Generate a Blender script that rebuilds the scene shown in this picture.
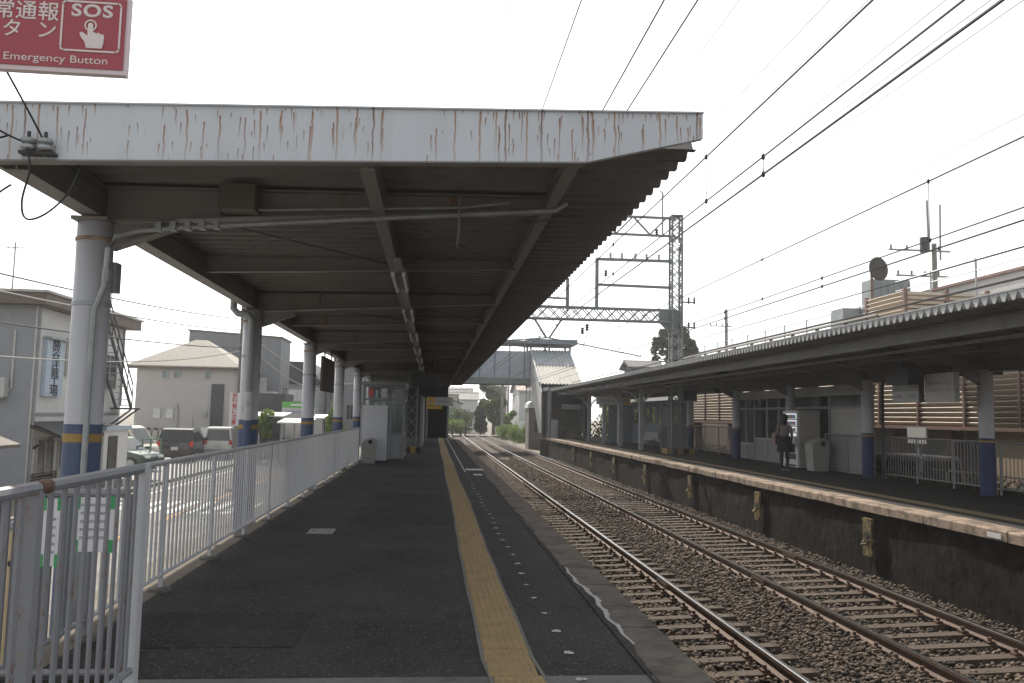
import bpy, math, random
import numpy as np
from mathutils import Vector, Matrix, Quaternion
random.seed(7); np.random.seed(7)
sc = bpy.context.scene
for o in list(bpy.data.objects): bpy.data.objects.remove(o)
COL = sc.collection
# ------------------------------------------------------------------ camera
F = 826.0
PITCH = math.atan((416 - 341.5) / F); YAW = math.atan((512 - 435) / F); ROLL = 0.020
fw = Vector((math.sin(YAW) * math.cos(PITCH), math.cos(YAW) * math.cos(PITCH), math.sin(PITCH)))
r0 = Vector((math.cos(YAW), -math.sin(YAW), 0)); u0 = r0.cross(fw)
rt = r0 * math.cos(ROLL) + u0 * math.sin(ROLL); up = -r0 * math.sin(ROLL) + u0 * math.cos(ROLL)
cd = bpy.data.cameras.new('camera'); cam = bpy.data.objects.new('camera', cd); COL.objects.link(cam)
m = Matrix((rt, up, -fw)).transposed().to_4x4(); m.translation = Vector((0, 0, 1.6)); cam.matrix_world = m
cd.sensor_width = 36; cd.lens = F * 36 / 1024; cd.clip_end = 3000; cd.clip_start = 0.05
sc.camera = cam
# ------------------------------------------------------------------ sky, sun, exposure
SUN = Vector((-0.23, 1.0, 1.0)).normalized()
w = bpy.data.worlds.new('World'); sc.world = w; w.use_nodes = True
nt = w.node_tree; bg = nt.nodes['Background']
sky = nt.nodes.new('ShaderNodeTexSky'); sky.sky_type = 'NISHITA'; sky.sun_disc = False
sky.sun_elevation = math.asin(SUN.z); sky.sun_rotation = math.atan2(SUN.x, SUN.y)
sky.air_density = 1.2; sky.dust_density = 1.5; sky.ozone_density = 1.0
hs = nt.nodes.new('ShaderNodeHueSaturation'); hs.inputs['Saturation'].default_value = 0.12
nt.links.new(sky.outputs[0], hs.inputs['Color']); nt.links.new(hs.outputs[0], bg.inputs[0])
bg.inputs[1].default_value = 0.15
sd = bpy.data.lights.new('sun', 'SUN'); so = bpy.data.objects.new('sun', sd); COL.objects.link(so)
sd.energy = 4.8; sd.angle = math.radians(0.6); sd.color = (1.0, 0.92, 0.80)
so.rotation_euler = SUN.to_track_quat('Z', 'Y').to_euler(); so.location = SUN * 80
sc.view_settings.view_transform = 'Standard'; sc.view_settings.look = 'None'
sc.view_settings.exposure = 0.52; sc.view_settings.gamma = 1.0; sc.view_settings.use_curve_mapping = False

HAZE = .00075
# ------------------------------------------------------------------ materials
MATS = {}
def M(name, c, rough=.7, metal=0.0, var=.15, scale=2.0, bump=0.0, bscale=60, dirt=None, damt=.5, dscale=1.5, spec=.4, stretch=(1, 1, 1), trans=0.0, emit=None):
    if name in MATS: return MATS[name]
    mt = bpy.data.materials.new(name); mt.use_nodes = True; n = mt.node_tree.nodes; l = mt.node_tree.links
    b = n['Principled BSDF']; b.inputs['Roughness'].default_value = rough; b.inputs['Metallic'].default_value = metal
    b.inputs['Specular IOR Level'].default_value = spec
    g = n.new('ShaderNodeNewGeometry'); mp = n.new('ShaderNodeVectorMath'); mp.operation = 'MULTIPLY'
    mp.inputs[1].default_value = stretch; l.new(g.outputs['Position'], mp.inputs[0])
    nz = n.new('ShaderNodeTexNoise'); nz.inputs['Scale'].default_value = scale; nz.inputs['Detail'].default_value = 6; nz.inputs['Roughness'].default_value = .65
    l.new(mp.outputs[0], nz.inputs['Vector'])
    mx = n.new('ShaderNodeMix'); mx.data_type = 'RGBA'
    mx.inputs[6].default_value = [max(0, k * (1 - var)) for k in c] + [1]; mx.inputs[7].default_value = [min(1, k * (1 + var)) for k in c] + [1]
    cr = n.new('ShaderNodeMapRange'); cr.inputs[1].default_value = .3; cr.inputs[2].default_value = .7
    l.new(nz.outputs[0], cr.inputs[0]); l.new(cr.outputs[0], mx.inputs[0]); out = mx.outputs[2]
    if dirt:
        n2 = n.new('ShaderNodeTexNoise'); n2.inputs['Scale'].default_value = dscale; n2.inputs['Detail'].default_value = 8; n2.inputs['Roughness'].default_value = .7
        l.new(mp.outputs[0], n2.inputs['Vector'])
        r2 = n.new('ShaderNodeMapRange'); r2.inputs[1].default_value = 1 - damt; r2.inputs[2].default_value = min(1.0, 1 - damt + .16); l.new(n2.outputs[0], r2.inputs[0])
        m2 = n.new('ShaderNodeMix'); m2.data_type = 'RGBA'; m2.inputs[7].default_value = list(dirt) + [1]
        l.new(r2.outputs[0], m2.inputs[0]); l.new(out, m2.inputs[6]); out = m2.outputs[2]
    l.new(out, b.inputs['Base Color'])
    if bump:
        n3 = n.new('ShaderNodeTexNoise'); n3.inputs['Scale'].default_value = bscale; n3.inputs['Detail'].default_value = 5
        l.new(mp.outputs[0], n3.inputs['Vector'])
        bp = n.new('ShaderNodeBump'); bp.inputs['Strength'].default_value = bump; bp.inputs['Distance'].default_value = .02
        l.new(n3.outputs[0], bp.inputs['Height']); l.new(bp.outputs[0], b.inputs['Normal'])
    if trans: b.inputs['Transmission Weight'].default_value = trans
    if emit:
        b.inputs['Emission Color'].default_value = list(emit[:3]) + [1]; b.inputs['Emission Strength'].default_value = emit[3]
    MATS[name] = mt; return mt

def glass(name, tint=(.75, .8, .8), alpha=.12, rough=.05):
    if name in MATS: return MATS[name]
    mt = bpy.data.materials.new(name); mt.use_nodes = True; n = mt.node_tree.nodes; l = mt.node_tree.links
    n.remove(n['Principled BSDF']); o = n['Material Output']
    t = n.new('ShaderNodeBsdfTransparent'); t.inputs[0].default_value = list(tint) + [1]
    gl = n.new('ShaderNodeBsdfGlossy'); gl.inputs['Roughness'].default_value = rough
    df = n.new('ShaderNodeBsdfDiffuse'); df.inputs[0].default_value = [k * .3 for k in tint] + [1]
    a = n.new('ShaderNodeMixShader'); a.inputs[0].default_value = alpha; l.new(t.outputs[0], a.inputs[1]); l.new(df.outputs[0], a.inputs[2])
    fr = n.new('ShaderNodeFresnel'); fr.inputs[0].default_value = 1.5
    x = n.new('ShaderNodeMixShader'); l.new(fr.outputs[0], x.inputs[0]); l.new(a.outputs[0], x.inputs[1]); l.new(gl.outputs[0], x.inputs[2])
    l.new(x.outputs[0], o.inputs[0]); MATS[name] = mt; return mt

def rust_paint(name, c, axis='X', amt=.5, sx=5.0, sz=.5, rough=.55):
    """painted steel with rust runs: narrow vertical streaks in clusters, plus grime"""
    mt = bpy.data.materials.new(name); mt.use_nodes = True; n = mt.node_tree.nodes; l = mt.node_tree.links
    b = n['Principled BSDF']; b.inputs['Roughness'].default_value = rough
    g = n.new('ShaderNodeNewGeometry')
    def noise(st, sc_, det=4, off=0.0):
        a = n.new('ShaderNodeVectorMath'); a.operation = 'MULTIPLY_ADD'; a.inputs[1].default_value = st; a.inputs[2].default_value = (off, off, off)
        l.new(g.outputs['Position'], a.inputs[0]); z = n.new('ShaderNodeTexNoise'); z.inputs['Scale'].default_value = sc_; z.inputs['Detail'].default_value = det
        z.inputs['Roughness'].default_value = .6; l.new(a.outputs[0], z.inputs['Vector']); return z.outputs[0]
    def rng(s, a, b_):
        r = n.new('ShaderNodeMapRange'); r.inputs[1].default_value = a; r.inputs[2].default_value = b_; l.new(s, r.inputs[0]); return r.outputs[0]
    def mul(a, b_):
        r = n.new('ShaderNodeMath'); r.operation = 'MULTIPLY'; l.new(a, r.inputs[0]); l.new(b_, r.inputs[1]); return r.outputs[0]
    def mix(f, a, c2):
        r = n.new('ShaderNodeMix'); r.data_type = 'RGBA'; l.new(f, r.inputs[0]); l.new(a, r.inputs[6]); r.inputs[7].default_value = list(c2) + [1]; return r.outputs[2]
    base = n.new('ShaderNodeRGB'); base.outputs[0].default_value = list(c) + [1]
    h = (1, 1, 1)
    s1 = noise((sx, sx, sz), 2.6, 3); s2 = noise((1, 1, 1.6), 2.2, 2, 3.0); s3 = noise((sx * 2.2, sx * 2.2, sz * 2.2), 2.2, 3, 9.0)
    lo = 1 - amt
    streak = mul(rng(s1, lo + .02, lo + .16), rng(s2, .40, .62)); st2 = mul(rng(s3, lo + .06, lo + .2), rng(s2, .38, .55))
    grime = rng(noise((2, 2, .4), 2.0, 5, 5.0), .45, .8)
    o1 = mix(mul(grime, rng(s2, .2, .9)), base.outputs[0], [k * .72 for k in c])
    o2 = mix(st2, o1, (.30, .16, .075)); o3 = mix(streak, o2, (.20, .075, .028))
    l.new(o3, b.inputs['Base Color']); MATS[name] = mt; return mt

def asphalt(name, c=.032, spk=.25):
    mt = bpy.data.materials.new(name); mt.use_nodes = True; n = mt.node_tree.nodes; l = mt.node_tree.links
    b = n['Principled BSDF']; b.inputs['Roughness'].default_value = .85; b.inputs['Specular IOR Level'].default_value = .15
    g = n.new('ShaderNodeNewGeometry')
    def noise(s, det=5, rg=.6):
        z = n.new('ShaderNodeTexNoise'); z.inputs['Scale'].default_value = s; z.inputs['Detail'].default_value = det; z.inputs['Roughness'].default_value = rg
        l.new(g.outputs['Position'], z.inputs['Vector']); return z.outputs[0]
    def rng(s, a, b_, c0=0, c1=1):
        r = n.new('ShaderNodeMapRange'); r.inputs[1].default_value = a; r.inputs[2].default_value = b_; r.inputs[3].default_value = c0; r.inputs[4].default_value = c1; l.new(s, r.inputs[0]); return r.outputs[0]
    m1 = n.new('ShaderNodeMix'); m1.data_type = 'RGBA'; l.new(rng(noise(.9, 7, .7), .3, .7), m1.inputs[0])
    m1.inputs[6].default_value = (c * .62, c * .60, c * .58, 1); m1.inputs[7].default_value = (c * 1.45, c * 1.39, c * 1.31, 1)
    vo = n.new('ShaderNodeTexVoronoi'); vo.inputs['Scale'].default_value = 75; l.new(g.outputs['Position'], vo.inputs['Vector'])
    sep = n.new('ShaderNodeSeparateColor'); l.new(vo.outputs['Color'], sep.inputs[0])
    m2 = n.new('ShaderNodeMix'); m2.data_type = 'RGBA'; l.new(rng(sep.outputs[0], .86, .97, 0, spk), m2.inputs[0]); l.new(m1.outputs[2], m2.inputs[6]); m2.inputs[7].default_value = (.45, .44, .42, 1)
    l.new(m2.outputs[2], b.inputs['Base Color'])
    bp = n.new('ShaderNodeBump'); bp.inputs['Strength'].default_value = .6; bp.inputs['Distance'].default_value = .006
    l.new(vo.outputs['Distance'], bp.inputs['Height']); l.new(bp.outputs[0], b.inputs['Normal']); MATS[name] = mt; return mt

m_asph = asphalt('platform_asphalt', .037, .16); m_road = asphalt('road_asphalt', .20, .1)
m_fascia = rust_paint('rusted_fascia_paint', (.56, .60, .65), amt=.36, sx=16, sz=.8)
def add_drips(mt, zlo, zhi, slope, x0):
    n = mt.node_tree.nodes; l = mt.node_tree.links; b = n['Principled BSDF']; cur = b.inputs['Base Color'].links[0].from_socket
    def mth(op, a, b_=None, c=None, clamp=False):
        r = n.new('ShaderNodeMath'); r.operation = op; r.use_clamp = clamp
        for i, k in enumerate((a, b_, c)):
            if k is None: continue
            if isinstance(k, (int, float)): r.inputs[i].default_value = k
            else: l.new(k, r.inputs[i])
        return r.outputs[0]
    g = n.new('ShaderNodeNewGeometry'); sp = n.new('ShaderNodeSeparateXYZ'); l.new(g.outputs['Position'], sp.inputs[0])
    wob = n.new('ShaderNodeTexNoise'); wob.inputs['Scale'].default_value = 9; l.new(g.outputs['Position'], wob.inputs['Vector'])
    X = mth('ADD', sp.outputs[0], mth('MULTIPLY', mth('SUBTRACT', wob.outputs[0], .5), .03)); Z = mth('SUBTRACT', sp.outputs[2], mth('MULTIPLY', mth('SUBTRACT', sp.outputs[0], x0), slope))
    clus = n.new('ShaderNodeTexNoise'); clus.noise_dimensions = '1D'; clus.inputs['Scale'].default_value = 1.3; l.new(sp.outputs[0], clus.inputs['W'])
    for w_, seed, pres, lmin, lmax, wid, col, top in ((.05, 3.1, .66, .05, .20, .13, (.20, .085, .035), .15), (.03, 17.7, .66, .03, .13, .20, (.27, .13, .055), .0), (.09, 41.3, .60, .12, .40, .085, (.25, .10, .038), .62), (.30, 77.7, .66, .40, .75, .035, (.15, .06, .028), 1.0), (.17, 91.2, .58, .25, .6, .06, (.32, .17, .085), .9), (.045, 133.3, .62, .02, .10, .16, (.22, .10, .04), .96)):
        u = mth('DIVIDE', X, w_); cell = mth('FLOOR', u); fr_ = mth('SUBTRACT', u, cell)
        wn = n.new('ShaderNodeTexWhiteNoise'); wn.noise_dimensions = '1D'; l.new(mth('ADD', cell, seed), wn.inputs['W']); sc_ = n.new('ShaderNodeSeparateColor'); l.new(wn.outputs['Color'], sc_.inputs[0])
        r1, r2, r3 = sc_.outputs[0], sc_.outputs[1], sc_.outputs[2]
        start = mth('ADD', zlo + .03, mth('MULTIPLY', mth('ADD', mth('MULTIPLY', r1, 1 - top), top), zhi - zlo - .03))
        ln = mth('ADD', lmin, mth('MULTIPLY', r2, lmax - lmin)); t_ = mth('DIVIDE', mth('SUBTRACT', start, Z), ln)
        fade = mth('MULTIPLY', mth('GREATER_THAN', t_, 0.0), mth('SUBTRACT', 1.0, t_, clamp=True))
        d = mth('ABSOLUTE', mth('SUBTRACT', fr_, mth('ADD', .3, mth('MULTIPLY', r2, .4)))); prof = mth('SUBTRACT', 1.0, mth('DIVIDE', d, wid), clamp=True)
        prs = mth('GREATER_THAN', mth('ADD', r3, mth('MULTIPLY', mth('SUBTRACT', clus.outputs[0], .5), 1.1)), pres)
        mk = mth('MULTIPLY', mth('MULTIPLY', mth('POWER', fade, .8), prof), prs, clamp=True)
        mx = n.new('ShaderNodeMix'); mx.data_type = 'RGBA'; l.new(mth('MULTIPLY', mk, 1.25, clamp=True), mx.inputs[0]); l.new(cur, mx.inputs[6]); mx.inputs[7].default_value = list(col) + [1]; cur = mx.outputs[2]
    l.new(cur, b.inputs['Base Color'])
add_drips(m_fascia, 3.275, 3.68, .0395, -3.13)
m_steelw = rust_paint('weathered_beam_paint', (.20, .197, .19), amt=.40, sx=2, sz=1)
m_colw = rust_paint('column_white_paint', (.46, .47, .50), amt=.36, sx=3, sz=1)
m_fence = rust_paint('fence_white_paint', (.50, .515, .54), amt=.36, sx=5, sz=5)
m_fence3 = rust_paint('shaded_fence_paint', (.27, .275, .285), amt=.36, sx=5, sz=5)  # darker copy of the fence paint, shade of the far railings put into its colour
m_fence2 = rust_paint('chipped_fence_paint', (.23, .24, .265), amt=.45, sx=7, sz=5)
m_blue = M('blue_paint', (.06, .085, .165), .5, var=.12, dirt=(.25, .27, .3), damt=.32, dscale=9)
m_yel = M('yellow_paint', (.31, .20, .06), .6, var=.15)
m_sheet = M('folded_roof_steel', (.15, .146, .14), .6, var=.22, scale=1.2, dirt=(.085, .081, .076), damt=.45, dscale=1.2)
m_dark = M('dark_metal', (.035, .035, .037), .5)
m_grey = M('grey_metal', (.26, .27, .28), .5, .2)
m_galv = M('galvanised_steel', (.30, .32, .33), .45, .4, var=.2, scale=5)
m_mast = M('mast_green_grey_paint', (.19, .215, .21), .6, .1, var=.2, scale=3)
m_conc = M('concrete', (.27, .26, .245), .9, var=.2, scale=3, bump=.3, dirt=(.13, .12, .11), damt=.5)
m_coping = M('coping_concrete', (.135, .115, .095), .9, var=.25, scale=2, bump=.4, dirt=(.065, .052, .042), damt=.54, dscale=2.5)
m_copingR = M('worn_coping_brick_concrete', (.27, .205, .155), .9, var=.35, scale=2.5, bump=.5, dirt=(.10, .075, .055), damt=.54, dscale=3)
m_tact = M('tactile_yellow_tile', (.31, .222, .11), .8, var=.16, scale=4, dirt=(.20, .145, .08), damt=.45, dscale=3)
m_tactb = M('tactile_border_mortar', (.16, .155, .14), .9, var=.2, scale=8)
m_wpaint = M('white_line_paint', (.62, .62, .62), .8, var=.12, dirt=(.2, .2, .2), damt=.4, dscale=18)
m_ball = M('ballast_bed', (.045, .033, .026), .95, var=.5, scale=9, bump=1.0, bscale=28)  # bed darkened to put shade into the gaps between the stones
m_sleep = M('sleeper_concrete', (.062, .044, .032), .9, var=.35, scale=3, bump=.3, dirt=(.04, .029, .022), damt=.48, dscale=3)
m_rail = M('rusty_rail', (.085, .05, .035), .75, .1, var=.3, scale=6)
m_railtop = M('polished_rail_head', (.62, .61, .60), .22, 1.0, var=.08, scale=3)
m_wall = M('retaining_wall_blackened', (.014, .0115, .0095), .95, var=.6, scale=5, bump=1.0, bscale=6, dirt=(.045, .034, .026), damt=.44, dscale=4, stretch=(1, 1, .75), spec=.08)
m_white = M('white_enamel', (.62, .63, .64), .45, var=.05)
m_offw = M('offwhite_panel', (.48, .48, .47), .6, var=.08)
m_wire = M('overhead_wire', (.03, .03, .032), .6, .3)
m_black = M('black_rubber', (.015, .015, .015), .7)
m_dirt = M('soil_ground', (.16, .14, .11), .95, var=.4, scale=1.2, bump=.6, bscale=14, dirt=(.07, .09, .04), damt=.45, dscale=.6)
m_wood = M('dark_board', (.05, .04, .035), .7)
m_gl = glass('window_glass'); m_gld = M('dark_window_glass', (.03, .035, .04), .08, spec=.6)

# ------------------------------------------------------------------ mesh helpers
class MB:
    def __init__(s): s.v = []; s.f = []
    def add(s, vs, fs):
        k = len(s.v); s.v += [tuple(p) for p in vs]; s.f += [tuple(i + k for i in q) for q in fs]; return s
    def box(s, x0, x1, y0, y1, z0, z1):
        v = [(x, y, z) for z in (z0, z1) for y in (y0, y1) for x in (x0, x1)]
        return s.add(v, [(0, 2, 3, 1), (4, 5, 7, 6), (0, 1, 5, 4), (2, 6, 7, 3), (0, 4, 6, 2), (1, 3, 7, 5)])
    def obox(s, c, size, rz=0.0, rx=0.0, ry=0.0):
        R = Matrix.Rotation(rz, 3, 'Z') @ Matrix.Rotation(ry, 3, 'Y') @ Matrix.Rotation(rx, 3, 'X'); c = Vector(c)
        h = [k / 2 for k in size]
        v = [c + R @ Vector((x * h[0], y * h[1], z * h[2])) for z in (-1, 1) for y in (-1, 1) for x in (-1, 1)]
        return s.add(v, [(0, 2, 3, 1), (4, 5, 7, 6), (0, 1, 5, 4), (2, 6, 7, 3), (0, 4, 6, 2), (1, 3, 7, 5)])
    def bar(s, p, q, w_, h, upv=(0, 0, 1)):
        p = Vector(p); q = Vector(q); d = (q - p).normalized(); u = Vector(upv)
        if abs(d.dot(u)) > .98: u = Vector((0, 1, 0))
        a = d.cross(u).normalized() * (w_ / 2); b = a.cross(d).normalized() * (h / 2)
        v = [e + sa * a + sb * b for e in (p, q) for sa, sb in ((-1, -1), (1, -1), (1, 1), (-1, 1))]
        return s.add(v, [(0, 1, 2, 3), (7, 6, 5, 4), (0, 4, 5, 1), (1, 5, 6, 2), (2, 6, 7, 3), (3, 7, 4, 0)])
    def cyl(s, p, q, r, n=8, r2=None, cap=True):
        p = Vector(p); q = Vector(q); r2 = r if r2 is None else r2; d = (q - p).normalized()
        u = Vector((0, 0, 1)) if abs(d.z) < .95 else Vector((1, 0, 0)); a = d.cross(u).normalized(); b = d.cross(a)
        v = []
        for e, rr in ((p, r), (q, r2)):
            v += [e + (a * math.cos(t) + b * math.sin(t)) * rr for t in [2 * math.pi * i / n for i in range(n)]]
        f = [(i, (i + 1) % n, n + (i + 1) % n, n + i) for i in range(n)]
        if cap: f += [tuple(range(n - 1, -1, -1)), tuple(range(n, 2 * n))]
        return s.add(v, f)
    def tube(s, pts, r, n=6):
        pts = [Vector(p) for p in pts]; rings = []; v = []
        for i, p in enumerate(pts):
            d = (pts[min(i + 1, len(pts) - 1)] - pts[max(i - 1, 0)]).normalized()
            u = Vector((0, 0, 1)) if abs(d.z) < .9 else Vector((1, 0, 0)); a = d.cross(u).normalized(); b = d.cross(a)
            v += [p + (a * math.cos(2 * math.pi * k / n) + b * math.sin(2 * math.pi * k / n)) * r for k in range(n)]
        f = []
        for i in range(len(pts) - 1):
            f += [(i * n + k, i * n + (k + 1) % n, (i + 1) * n + (k + 1) % n, (i + 1) * n + k) for k in range(n)]
        f += [tuple(range(n - 1, -1, -1)), tuple(range((len(pts) - 1) * n, len(pts) * n))]
        return s.add(v, f)
    def prism(s, poly, axis, a, b):
        def P(u, v_, t): return {'X': (t, u, v_), 'Y': (u, t, v_), 'Z': (u, v_, t)}[axis]
        n = len(poly); v = [P(u, w_, a) for u, w_ in poly] + [P(u, w_, b) for u, w_ in poly]
        return s.add(v, [tuple(range(n)), tuple(range(2 * n - 1, n - 1, -1))] + [(i, n + i, n + (i + 1) % n, (i + 1) % n) for i in range(n)])
    def lathe(s, c, prof, n=12):
        c = Vector(c); v = []
        for r, z in prof: v += [c + Vector((r * math.cos(2 * math.pi * k / n), r * math.sin(2 * math.pi * k / n), z)) for k in range(n)]
        f = [(i * n + k, i * n + (k + 1) % n, (i + 1) * n + (k + 1) % n, (i + 1) * n + k) for i in range(len(prof) - 1) for k in range(n)]
        f += [tuple(range(n - 1, -1, -1)), tuple(range((len(prof) - 1) * n, len(prof) * n))]
        return s.add(v, f)
    def mesh(s, name, off=(0, 0, 0), mat=None, smooth=False):
        me = bpy.data.meshes.new(name); o = Vector(off)
        me.from_pydata([tuple(Vector(p) - o) for p in s.v], [], s.f)
        if mat: me.materials.append(mat)
        import bmesh
        b = bmesh.new(); b.from_mesh(me); bmesh.ops.recalc_face_normals(b, faces=b.faces); b.to_mesh(me); b.free()
        if smooth:
            for p in me.polygons: p.use_smooth = True
        me.update(); return me
ORG = {}
def root(name, label, cat, loc=(0, 0, 0), group=None, rz=0.0):
    o = bpy.data.objects.new(name, None); COL.objects.link(o); o.location = loc; o.rotation_euler.z = rz; o.empty_display_size = .2
    o['label'] = label; o['category'] = cat
    if group: o['group'] = group
    ORG[o.name] = Vector(loc); return o
def part(name, mb, mat, parent, label=None, smooth=False):
    """a part whose mesh is given in world coordinates (parent at zero rotation)"""
    off = ORG[parent.name]; me = mb.mesh(name, off, mat, smooth); o = bpy.data.objects.new(name, me); COL.objects.link(o); o.parent = parent
    ORG[o.name] = off
    if label: o['label'] = label
    return o
def piece(name, me, parent, loc, rot=(0, 0, 0), scale=None):
    """a piece sharing mesh data, placed at a world location"""
    o = bpy.data.objects.new(name, me); COL.objects.link(o); o.parent = parent; o.location = Vector(loc) - ORG[parent.name]; o.rotation_euler = rot
    if scale: o.scale = scale
    ORG[o.name] = Vector(loc); return o
def one(name, mb, mat, label, cat, group=None, smooth=False, kind=None):
    vs = mb.v; xs = [p[0] for p in vs]; ys = [p[1] for p in vs]; zs = [p[2] for p in vs]
    off = Vector(((min(xs) + max(xs)) / 2, (min(ys) + max(ys)) / 2, min(zs)))
    me = mb.mesh(name, off, mat, smooth); o = bpy.data.objects.new(name, me); COL.objects.link(o); o.location = off; ORG[o.name] = off
    o['label'] = label; o['category'] = cat
    if group: o['group'] = group
    if kind: o['kind'] = kind
    return o
def struct(name, mb, mat, smooth=False):
    me = mb.mesh(name, (0, 0, 0), mat, smooth); o = bpy.data.objects.new(name, me); COL.objects.link(o); o['kind'] = 'structure'; ORG[o.name] = Vector((0, 0, 0)); return o
def copy_tree(o, parent=None):
    c = o.copy(); COL.objects.link(c); c.parent = parent
    ORG[c.name] = ORG.get(o.name, Vector((0, 0, 0)))
    for ch in list(o.children): copy_tree(ch, c)
    return c
def text_part(name, body, size, mat, parent, origin, xdir, updir, align='CENTER', depth=.0006, bold=0.0, spacing=1.0, wscale=1.0):
    cu = bpy.data.curves.new(name, 'FONT'); cu.body = body; cu.size = size; cu.align_x = align; cu.align_y = 'CENTER'; cu.extrude = depth; cu.bevel_depth = bold; cu.bevel_resolution = 0; cu.space_character = spacing
    t = bpy.data.objects.new(name, cu); COL.objects.link(t)
    dg = bpy.context.evaluated_depsgraph_get(); me = bpy.data.meshes.new_from_object(t.evaluated_get(dg)); bpy.data.objects.remove(t)
    xd = Vector(xdir).normalized() * wscale; ud = Vector(updir).normalized(); nd = Vector(xdir).normalized().cross(ud)
    R = Matrix((xd, ud, nd)).transposed().to_4x4(); R.translation = Vector(origin) - ORG[parent.name]; me.transform(R)
    me.materials.clear(); me.materials.append(mat)
    o = bpy.data.objects.new(name, me); COL.objects.link(o); o.parent = parent; ORG[o.name] = ORG[parent.name]; return o
def smooth_path(pts, n=6):
    P = [Vector(p) for p in pts]; P = [P[0] * 2 - P[1]] + P + [P[-1] * 2 - P[-2]]; out = []
    for i in range(1, len(P) - 2):
        a, b, c, d = P[i - 1], P[i], P[i + 1], P[i + 2]
        for k in range(n):
            t = k / n; out.append(.5 * ((2 * b) + (c - a) * t + (2 * a - 5 * b + 4 * c - d) * t * t + (3 * b - a - 3 * c + d) * t ** 3))
    return out + [P[-2]]
def wire_pts(p, q, sag=0.0, n=12):
    p = Vector(p); q = Vector(q); return [p.lerp(q, t / n) - Vector((0, 0, sag * 4 * (t / n) * (1 - t / n))) for t in range(n + 1)]

# ================================================================== SETTING: ground, road, ballast, tracks
GZ = -1.10                                                     # street level (platform top is 0)
struct('ground', MB().add([(-500, -200, -1.34), (500, -200, -1.34), (500, 900, -1.34), (-500, 900, -1.34)], [(0, 1, 2, 3)]), m_dirt)
road = struct('road', MB().box(-9.6, -3.9, -30, 260, -1.33, GZ), m_road)
struct('parking_lot', MB().box(-30, -9.75, 33, 54.2, -1.33, GZ - .004), M('parking_concrete', (.30, .295, .28), .9, var=.15, scale=1, dirt=(.2, .2, .19), damt=.45))
struct('pavement', MB().box(-9.75, -9.6, -30, 260, -1.33, GZ + .12), m_conc)
struct('verge', MB().box(-3.9, -2.62, -20, 90, -1.335, -.55), m_dirt)
m_orange = M('orange_line_paint', (.60, .30, .08), .8, var=.12)
for k in range(40):
    part('centre_line', MB().box(-6.55, -6.42, -4 + k * 5, -4 + k * 5 + (5 if k < 4 else 3.4), GZ + .004, GZ + .006), m_orange, road)
part('edge_line', MB().box(-4.55, -4.42, -20, 200, GZ + .004, GZ + .006), m_wpaint, road)
part('edge_line', MB().box(-9.0, -8.87, -20, 200, GZ + .004, GZ + .006), m_wpaint, road)
for k in range(9):
    part('crossing_stripe', MB().box(-9.0 + k * .5, -8.72 + k * .5, 22.5, 25.5, GZ + .004, GZ + .006), m_wpaint, road)

# ballast bed: a bumpy sheet between the platforms, then loose stones
nx, ny = 50, 560
xs = np.linspace(1.66, 8.1, nx); ys = np.concatenate([np.linspace(-6, 40, 420), np.linspace(40.4, 400, 140)])
XX, YY = np.meshgrid(xs, ys); rnd = np.random.rand(ny, nx)
ZZ = -1.245 + rnd * .045 + .02 * np.sin(YY * .7) - .03 * np.exp(-((XX - 4.7) / .3) ** 2)
b = MB(); b.v = list(zip(XX.ravel().tolist(), YY.ravel().tolist(), ZZ.ravel().tolist()))
b.f = [(j * nx + i, j * nx + i + 1, (j + 1) * nx + i + 1, (j + 1) * nx + i) for j in range(ny - 1) for i in range(nx - 1)]
struct('ballast', b, m_ball)
# loose ballast stones (nobody could count them): one mesh made with numpy
ico = np.array([(0, 0, 1), (.9, 0, .3), (.25, .85, .3), (-.75, .5, .3), (-.7, -.55, .3), (.3, -.85, .3), (0, 0, -.7)])
icf = np.array([(0, 1, 2), (0, 2, 3), (0, 3, 4), (0, 4, 5), (0, 5, 1), (6, 2, 1), (6, 3, 2), (6, 4, 3), (6, 5, 4), (6, 1, 5)])
N = 52000
u = np.random.rand(N); sy = 6.5 + 46 * u ** 1.9; sx = 2.3 + np.random.rand(N) * 5.75
szz = -1.186 + np.random.rand(N) * .03
s = (.022 + .02 * np.random.rand(N)) * (1 + .012 * sy)
ang = np.random.rand(N) * 6.283; sc3 = np.random.uniform(.65, 1.25, (N, 3)); 
V = ico[None] * sc3[:, None, :] * s[:, None, None] * np.array([1, 1, .75]) + np.random.randn(N, 7, 3) * (s * .13)[:, None, None]
ca, sa = np.cos(ang)[:, None], np.sin(ang)[:, None]
VX = V[:, :, 0] * ca - V[:, :, 1] * sa; VY = V[:, :, 0] * sa + V[:, :, 1] * ca
V = np.stack([VX + sx[:, None], VY + sy[:, None], V[:, :, 2] + szz[:, None]], -1).reshape(-1, 3)
Fc = (icf[None] + (np.arange(N) * 7)[:, None, None]).reshape(-1, 3)
me = bpy.data.meshes.new('ballast_stones'); me.vertices.add(len(V)); me.vertices.foreach_set('co', V.ravel())
me.loops.add(Fc.size); me.loops.foreach_set('vertex_index', Fc.ravel().astype(np.int32)); me.polygons.add(len(Fc))
me.polygons.foreach_set('loop_start', np.arange(0, Fc.size, 3, dtype=np.int32)); me.update(calc_edges=True); me.validate()
ms = bpy.data.materials.new('ballast_stone'); ms.use_nodes = True; nn = ms.node_tree.nodes; ll = ms.node_tree.links
gi = nn.new('ShaderNodeNewGeometry'); ramp = nn.new('ShaderNodeValToRGB'); ll.new(gi.outputs['Random Per Island'], ramp.inputs[0])
ce = ramp.color_ramp; ce.elements[0].color = (.025, .018, .014, 1); ce.elements[1].color = (.16, .118, .086, 1)
e_ = ce.elements.new(.55); e_.color = (.062, .043, .031, 1)
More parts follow.
